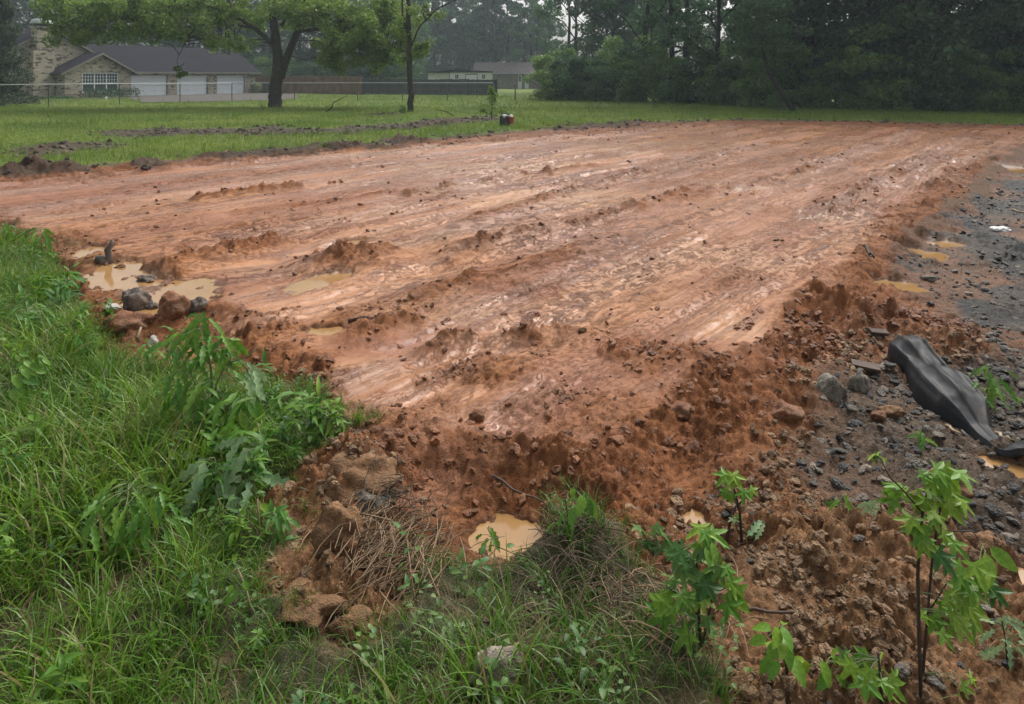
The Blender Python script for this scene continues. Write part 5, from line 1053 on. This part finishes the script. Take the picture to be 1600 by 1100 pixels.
stick((1580,329),(1602,334),.014,'pale stick on the gravel above the white rag', m_lstick)
stick((1478,668),(1500,682),.008,'thin pale stick beside the black plastic', m_lstick)
stick((1557,680),(1580,694),.010,'pale bone-like stick at the end of the black plastic', m_lstick)
stick((545,505),(665,500),.012,'long dark stick half buried in the smooth mud')
stick((770,750),(850,790),.006,'thin dark stem lying on the muddy bank')
stick((1160,960),(1260,965),.006,'thin brown stick lying on the brown clods', m_stick)
stick((215,530),(252,485),.010,'crooked brown stick on the left clods', m_lstick)
stick((735,982),(830,968),.005,'thin brown twig across the foreground weeds')
def board(px, py, L, W_, rz, label, tilt=.2):
    p = GP(px, py); mb = MB(); mb.box(-L/2, L/2, -W_/2, W_/2, 0, .022); o = mb.build('board', m_stick, None, .003); o.location = p+Vector((0,0,.02)); o.rotation_euler = (tilt, .12, rz); props(o, label, 'board')
board(1352, 580, .15, .06, -.3, 'broken brown board sticking out of the red bank')
board(1372, 525, .12, .04, .1, 'short dark board on the spilled red clay right of the pad', .4)
# muddy stump in the left ditch
p = GP(168, 408); mb = MB(); mb.tube([(0,0,-.05),(.012,0,.05),(.0,0,.10),(.03,.01,.15),(.035,.01,.19)], [.045,.028,.030,.022,.012], 8); mb.tube([(0,0,-.02),(-.06,0,.02),(-.10,-.02,.03)], [.05,.04,.02], 7); o = mb.build('muddy_stub', m_greyd, None, smooth=True); o.location = p; props(o, 'small muddy stub standing in the left ditch', 'stub')

# ------------------------------------------------------------------ foreground plants
def leafmat2(name, col, trans=.35, rough=.4, var=.45):
    return leafmat(name, col, var, trans, rough, hue=.045)
m_gum = leafmat2('sweetgum_leaf', (.150,.29,.026)); m_gum2 = leafmat2('sweetgum_leaf_deep', (.080,.180,.036)); m_weed = leafmat2('weed_leaf', (.105,.235,.026), .42); m_thistle = leafmat2('grey_weed_leaf', (.24,.36,.17)); m_stem = mat('young_bark', (.055,.036,.026), .7, noise=.3, nscale=30); m_gstem = mat('green_stem', (.16,.20,.08), .6, noise=.2, nscale=20)
def gum_leaf(m, seed):
    r = np.random.default_rng(seed); pts = []
    lobes = [(-118,.62),(-58,.92),(0,1.0),(58,.92),(118,.62)]
    for i, (an, ln) in enumerate(lobes):
        ln *= r.uniform(.9,1.08)
        for da, f in ((-17,.52),(-11,.72),(0,1.0),(11,.72),(17,.52)): pts.append((an+da*(1 if ln > .7 else 1.1), ln*f))
        if i < 4: pts.append((an+30, .36))
    V2 = [(0,0,0)]; fold = r.uniform(.02,.12); dr = r.uniform(.10,.35)
    for an, rr in pts:
        a_ = math.radians(an); x, y = rr*math.cos(a_), rr*math.sin(a_); V2.append((x, y, -dr*(rr**2)*.9+fold*abs(math.sin(a_*2.5))*rr))
    V2.append((-.16,0,.0)); n = len(pts); F2 = [(0, 1+i, 2+i) for i in range(n-1)]+[(0, n, n+1), (0, n+1, 1)]
    me = np_mesh('leaf', np.array(V2)*.55, F2, m, False); return me
def long_leaf(m, seed, L=1.0, W=.22, jag=.35):
    r = np.random.default_rng(seed); seg = 9; V2 = []; dr = r.uniform(.15,.5)
    for k in range(seg+1):
        t = k/seg; w_ = W*(math.sin(math.pi*min(1, .08+t*.92))**.7)*.5*(1+jag*(1 if k % 2 else -1)); w_ = 0.004 if k == seg else w_; z = .12*t-dr*t*t
        V2 += [(L*t, -w_, z+.35*w_), (L*t, 0, z), (L*t, w_, z+.35*w_)]
    F2 = []
    for k in range(seg): b = 3*k; F2 += [(b,b+1,b+4,b+3),(b+1,b+2,b+5,b+4)]
    return np_mesh('leaf', V2, F2, m, True)
def oval_leaf(m, seed): v, f = lobed_leaf(1, .5, 6, .3, .25); return np_mesh('leaf', v, f, m, True)
GUM = [gum_leaf(m_gum, i) for i in range(5)]; GUM2 = [gum_leaf(m_gum2, 20+i) for i in range(3)]; LONG = [long_leaf(m_weed, i) for i in range(4)]; LONGG = [long_leaf(m_thistle, 10+i, 1, .20, .5) for i in range(3)]; OVAL = [oval_leaf(m_weed, i) for i in range(2)]; OVALG = [oval_leaf(m_gum, i) for i in range(2)]
def leaf_at(me, parent, pos, tip, up, size):
    x = Vector(tip).normalized(); z = Vector(up); z = (z-x*z.dot(x)).normalized(); y = z.cross(x)
    o = bpy.data.objects.new('leaf', me); o.parent = parent; o.matrix_basis = Matrix.Translation(pos) @ Matrix((x, y, z)).transposed().to_4x4() @ Matrix.Scale(size, 4); C.objects.link(o); return o
def sapling(name, base, stems, clusters, kinds, label, cat='sapling', seed=1, stem_m=None, group=None, lift=.0, droop=.5):
    """stems: pixel paths; clusters: (px, py, rx, ry, depth half-range, count, leaf size in pixels, kind)"""
    p = GP(*base); e = empty(name, p, 0, label, cat, group); r = random.Random(seed); joints = []
    for pts, r0, r1 in stems:
        P = [Vector(pix_on(p, *q)) for q in pts]; P[0].z -= .03 if pts[0][:2] == base else 0; mb = MB(); mb.tube(P, np.linspace(r0, r1, len(P)), 7); mb.build('stem', stem_m or m_stem, e, smooth=True)
        for a_, b_ in zip(P[:-1], P[1:]): joints += [a_.lerp(b_, t) for t in (.0,.25,.5,.75,1)]
    pet = MB()
    for px, py, rx, ry, dd, cnt, sz, kd in clusters:
        for i in range(cnt):
            while True:
                u, v = r.uniform(-1,1), r.uniform(-1,1)
                if u*u+v*v < 1: break
            c = Vector(pix_on(p, px+u*rx, py+v*ry, r.uniform(-dd, dd))); j = min(joints, key=lambda q: (q-c).length+.6*max(0, q.z-c.z)); dv = c-j
            if dv.length < .01: dv = Vector((r.uniform(-1,1), r.uniform(-1,1), .2))*.02
            out = Vector((dv.x, dv.y, 0)); out = out.normalized() if out.length > .004 else Vector((r.uniform(-1,1), r.uniform(-1,1), 0)).normalized()
            out = (out+Vector((r.uniform(-.6,.6), r.uniform(-.6,.6), 0))).normalized(); tip = out*math.cos(droop)+Vector((0,0,-math.sin(droop*r.uniform(.2,2.2)))); up = Vector((r.uniform(-.5,.5), -.55+r.uniform(-.5,.4), .9))
            s = sz/FPX*p.y*r.uniform(.7,1.2); leaf_at(r.choice(kinds[kd]), e, c, tip, up, s)
            if dv.length > .015: pet.tube([j, (j+c)/2+Vector((0,0,.006)), c], [.0016,.0013,.001], 4, False)
    if pet.v: o = pet.build('leaf_stalks', m_gstem, e); o['kind'] = 'stuff'
    return e
K = {'g': GUM, 'd': GUM2, 'l': LONG, 't': LONGG, 'o': OVAL, 'y': OVALG}
sapling('sweetgum_sapling', (1440,1090), [([(1440,1090,0),(1436,1000,.01),(1434,900,.02),(1436,840,.02),(1445,780,.0)],0.0056,.0035),([(1442,1050,.03),(1449,960,.05),(1457,870,.05),(1468,800,.05),(1475,760,.04)],.0042,.0025),([(1440,800,.0),(1415,770,-.02),(1390,745,-.03),(1375,715,-.03)],.0025,.0015),
   ([(1457,870,.05),(1490,830,.04),(1520,830,.04),(1540,860,.04)],.002,.0012),([(1449,960,.05),(1480,910,.05),(1510,890,.05)],.0025,.0015)],
   [(1378,718,16,12,.02,4,36,'g'),(1400,768,18,14,.03,5,44,'g'),(1440,760,32,20,.05,9,48,'g'),(1476,740,28,22,.05,8,50,'g'),(1488,775,18,40,.05,8,46,'g'),(1455,800,34,28,.06,12,52,'g'),(1462,838,34,20,.05,9,52,'g'),(1500,905,34,30,.06,11,52,'g'),(1505,950,40,36,.06,11,52,'g'),(1540,872,12,24,.03,4,46,'y'),
    (1470,960,30,36,.05,8,44,'g'),(1545,925,20,26,.06,4,46,'d'),(1470,870,22,14,.04,4,50,'d'),(1512,1070,20,20,.03,3,34,'g')], K, 'tall sweetgum sapling with lobed bright leaves at the right foreground', seed=4)
sapling('sweetgum_sapling', (1095,1010), [([(1095,1010,0),(1092,950,.0),(1088,890,.02),(1096,835,.02)],.006,.003),([(1098,1005,.02),(1112,940,.02),(1125,890,.02)],.004,.002),([(1090,960,0),(1062,930,-.02),(1040,915,-.02)],.003,.002)],
   [(1096,835,26,22,.03,6,52,'g'),(1070,860,30,22,.05,7,46,'d'),(1085,900,44,30,.06,12,50,'d'),(1120,885,20,26,.04,6,40,'g'),(1050,938,30,26,.05,8,52,'g'),(1080,960,44,34,.06,12,50,'g'),(1140,930,14,28,.03,5,56,'g'),(1105,990,36,24,.05,7,44,'d'),(1110,850,26,16,.04,6,30,'o')], K, 'bushy sweetgum sapling with lobed leaves in the middle foreground', seed=5)
sapling('sweetgum_sapling', (1160,850), [([(1160,850,0),(1156,800,0),(1150,775,0),(1143,745,0)],.006,.003),([(1134,850,0),(1142,810,0),(1150,790,0)],.006,.004),([(1153,790,0),(1165,775,0),(1172,768,0)],.003,.0015)],
   [(1142,740,14,10,.02,6,36,'g'),(1138,770,8,14,.02,3,28,'g'),(1172,768,10,8,.02,4,30,'g'),(1150,815,10,12,.02,3,30,'d')], K, 'small slender sapling rising above the bushy sweetgum', seed=6)
sapling('sweetgum_sapling', (1378,1098), [([(1378,1098,0),(1376,1060,0),(1372,1020,0)],.005,.003)], [(1360,1040,34,26,.04,9,50,'g'),(1385,1070,34,26,.04,8,46,'g'),(1335,1030,18,16,.03,4,36,'d')], K, 'low sweetgum sapling at the bottom edge, left of the tall one', seed=7)
sapling('leafy_seedling', (1232,1050), [([(1232,1050,0),(1224,1010,0),(1218,985,0)],.004,.002),([(1228,1030,0),(1250,1000,.01)],.003,.0015)], [(1216,990,24,16,.03,6,32,'y'),(1225,1015,26,22,.03,7,34,'y')], K, 'seedling with oval leaves on the brown clods', 'seedling', 8)
sapling('leafy_seedling', (1300,1060), [([(1300,1060,0),(1290,1040,0),(1280,1030,0)],.003,.0015)], [(1285,1035,28,14,.03,7,34,'y'),(1305,1050,20,12,.03,4,32,'o')], K, 'low seedling with oval leaves right of the other seedling', 'seedling', 9)
sapling('leafy_weed', (1575,1040), [([(1575,1040,0),(1572,1000,0),(1565,970,0)],.004,.002)], [(1570,985,34,26,.05,14,40,'t'),(1590,1010,30,26,.05,10,40,'t')], K, 'grey-green weed at the right edge of the foreground', 'weed', 10)
sapling('leafy_weed', (1030,860), [([(1040,900,0),(1015,850,0),(995,815,0)],.003,.0015)], [(1015,830,24,18,.03,6,36,'d'),(1030,860,20,16,.03,5,40,'d'),(1000,850,16,16,.03,4,36,'d')], K, 'dark lobed weed left of the bushy sweetgum', 'weed', 11)
sapling('leafy_weed', (1395,800), [([(1378,806,0),(1376,785,0)],.003,.0015)], [(1372,792,14,14,.02,7,34,'t'),(1392,800,10,8,.02,3,24,'t')], K, 'small grey weed on the clods left of the tall sapling', 'weed', 12)
sapling('leafy_weed', (1318,800), [([(1318,800,0),(1317,775,0)],.002,.001)], [(1316,780,8,16,.02,8,30,'l')], K, 'tiny upright weed on the gravel slope', 'weed', 13)
sapling('leafy_weed', (1545,635), [([(1545,640,0),(1548,600,0),(1550,570,0)],.004,.002),([(1535,640,0),(1522,615,0)],.003,.0015)], [(1550,590,26,24,.08,18,28,'l'),(1528,620,18,18,.06,12,26,'l'),(1560,620,24,18,.06,12,26,'l')], K, 'yellow-green weed behind the black plastic', 'weed', 14)
sapling('leafy_weed', (1440,695), [([(1440,698,0),(1438,680,0)],.002,.001)], [(1438,685,10,12,.03,9,26,'l')], K, 'small grassy weed below the black plastic', 'weed', 15)
sapling('leafy_weed', (1205,830), [([(1190,838,0),(1196,820,0)],.003,.0015)], [(1195,815,16,12,.03,5,36,'t'),(1215,838,12,6,.02,4,26,'y'),(1180,825,10,10,.02,3,30,'d')], K, 'weed with pale leaves right of the slender sapling', 'weed', 16)
# the weeds of the left foreground
sapling('tall_weed', (330,690), [([(330,700,0),(332,640,0),(330,580,0),(322,530,0),(314,495,0)],.007,.003),([(332,650,0),(338,600,-.02),(352,570,-.03),(390,555,-.04),(405,540,-.04)],.005,.002),([(330,640,0),(300,590,.02),(285,560,.02)],.004,.002)],
   [(314,500,14,14,.03,16,38,'l'),(305,540,42,28,.08,34,42,'l'),(345,545,28,26,.08,24,40,'l'),(325,590,66,36,.12,48,44,'l'),(300,640,48,30,.12,26,44,'l'),(380,580,28,16,.05,9,44,'t'),(350,640,44,28,.08,22,40,'o')], K, 'tall leafy weed at the edge of the grass below the left ditch', 'weed', 21, m_gstem, droop=.7)
sapling('tall_weed', (345,770), [([(345,780,0),(342,745,0),(335,715,-.02)],.005,.002),([(365,775,0),(385,735,0),(410,690,0)],.004,.0015)], [(320,725,30,16,.06,7,78,'t'),(385,705,24,26,.06,8,80,'t'),(350,745,44,22,.08,10,80,'t'),(390,755,34,16,.06,6,70,'t')], K, 'drooping grey-green thistle-like weed below the tall weed', 'weed', 22, m_gstem, droop=.6)
sapling('tall_weed', (235,720), [([(235,740,0),(236,700,0),(238,665,0)],.005,.002)], [(238,672,22,14,.05,10,46,'l'),(222,690,22,14,.05,7,50,'t'),(245,700,24,18,.06,10,46,'l')], K, 'pale-tipped weed left of the thistle-like weed', 'weed', 23, m_gstem)
sapling('leafy_weed', (200,850), [([(200,860,0),(198,800,0),(200,755,0)],.006,.003),([(190,855,0),(160,810,0)],.004,.002),([(205,855,0),(240,800,0)],.004,.002)], [(200,770,54,34,.12,40,38,'l'),(165,805,48,30,.12,34,38,'l'),(235,810,48,34,.12,36,38,'l'),(200,845,60,26,.12,30,36,'o'),(200,875,30,20,.08,6,54,'t')], K, 'big dark leafy weed in the middle of the left grass', 'weed', 24, m_gstem)
sapling('leafy_weed', (50,530), [([(50,545,0),(45,500,0),(40,470,0)],.006,.003)], [(40,485,38,26,.15,34,22,'l'),(70,510,38,24,.15,30,22,'l'),(30,540,34,24,.15,24,22,'l'),(45,515,30,24,.15,16,18,'o')], K, 'dense weed at the left edge above the grass', 'weed', 25, m_gstem)
sapling('leafy_weed', (68,400), [([(66,405,0),(66,380,0),(64,355,0)],.008,.003)], [(64,365,12,14,.1,14,24,'l'),(62,390,18,14,.12,14,24,'l')], K, 'upright weed at the top corner of the left grass', 'weed', 26, m_gstem)
sapling('leafy_weed', (20,640), [([(22,640,0),(18,600,0)],.006,.003)], [(15,600,34,28,.12,34,22,'o'),(40,565,28,20,.12,22,20,'o')], K, 'dark broad-leaved weed at the left edge below the dense weed', 'weed', 27, m_gstem)
sapling('leafy_weed', (110,450), [([(110,460,0),(112,430,0)],.004,.002)], [(111,432,8,14,.05,12,26,'l')], K, 'small bright weed beside the left ditch', 'weed', 28, m_gstem)
sapling('leafy_weed', (705,1000), [([(705,1010,0),(700,980,0),(692,960,0)],.003,.0015)], [(690,970,14,14,.03,5,34,'t'),(712,995,16,20,.03,5,34,'t')], K, 'pale weed with white-green leaves in the centre foreground', 'weed', 29, m_gstem)
sapling('leafy_weed', (790,860), [([(780,880,0),(770,845,0),(762,825,0)],.003,.0015),([(785,880,0),(790,850,0)],.002,.001)], [(765,835,12,12,.02,5,30,'l'),(785,860,16,14,.03,6,28,'o')], K, 'small dark weed rising before the tan puddle', 'weed', 30)
sapling('leafy_weed', (905,830), [([(900,840,0),(905,800,0),(915,775,0)],.002,.001),([(890,840,0),(885,790,0),(880,760,0)],.002,.001)], [(905,785,24,20,.04,8,26,'o'),(885,810,20,20,.04,6,28,'l')], K, 'twiggy weed right of the tan puddle', 'weed', 31)
sapling('leafy_weed', (375,960), [([(395,965,0),(383,915,0),(372,890,0)],.004,.002)], [(375,915,10,10,.02,3,22,'y')], K, 'bare broken stalk among the grass left of the brown clods', 'weed', 32, m_lstick)
sapling('leafy_weed', (405,835), [([(407,840,0),(404,805,0),(402,780,0)],.0035,.0025)], [(400,788,6,6,.02,2,20,'y')], K, 'snapped tan stalk standing at the edge of the brown clods', 'weed', 33, m_lstick)

# ------------------------------------------------------------------ damp air between the camera and the far trees
hz = MB(); hz.box(-150, 150, -12, 165, -6, 40)
m_haze = bpy.data.materials.new('damp_air'); m_haze.use_nodes = True; n = m_haze.node_tree.nodes; n.remove(n['Principled BSDF'])
pv = n.new('ShaderNodeVolumePrincipled'); pv.inputs['Color'].default_value = (.78,.92,.96,1); pv.inputs['Density'].default_value = .0011; pv.inputs['Anisotropy'].default_value = .2
m_haze.node_tree.links.new(pv.outputs[0], n['Material Output'].inputs['Volume'])
ho = hz.build('haze', m_haze); props(ho, None, None, None, 'stuff')
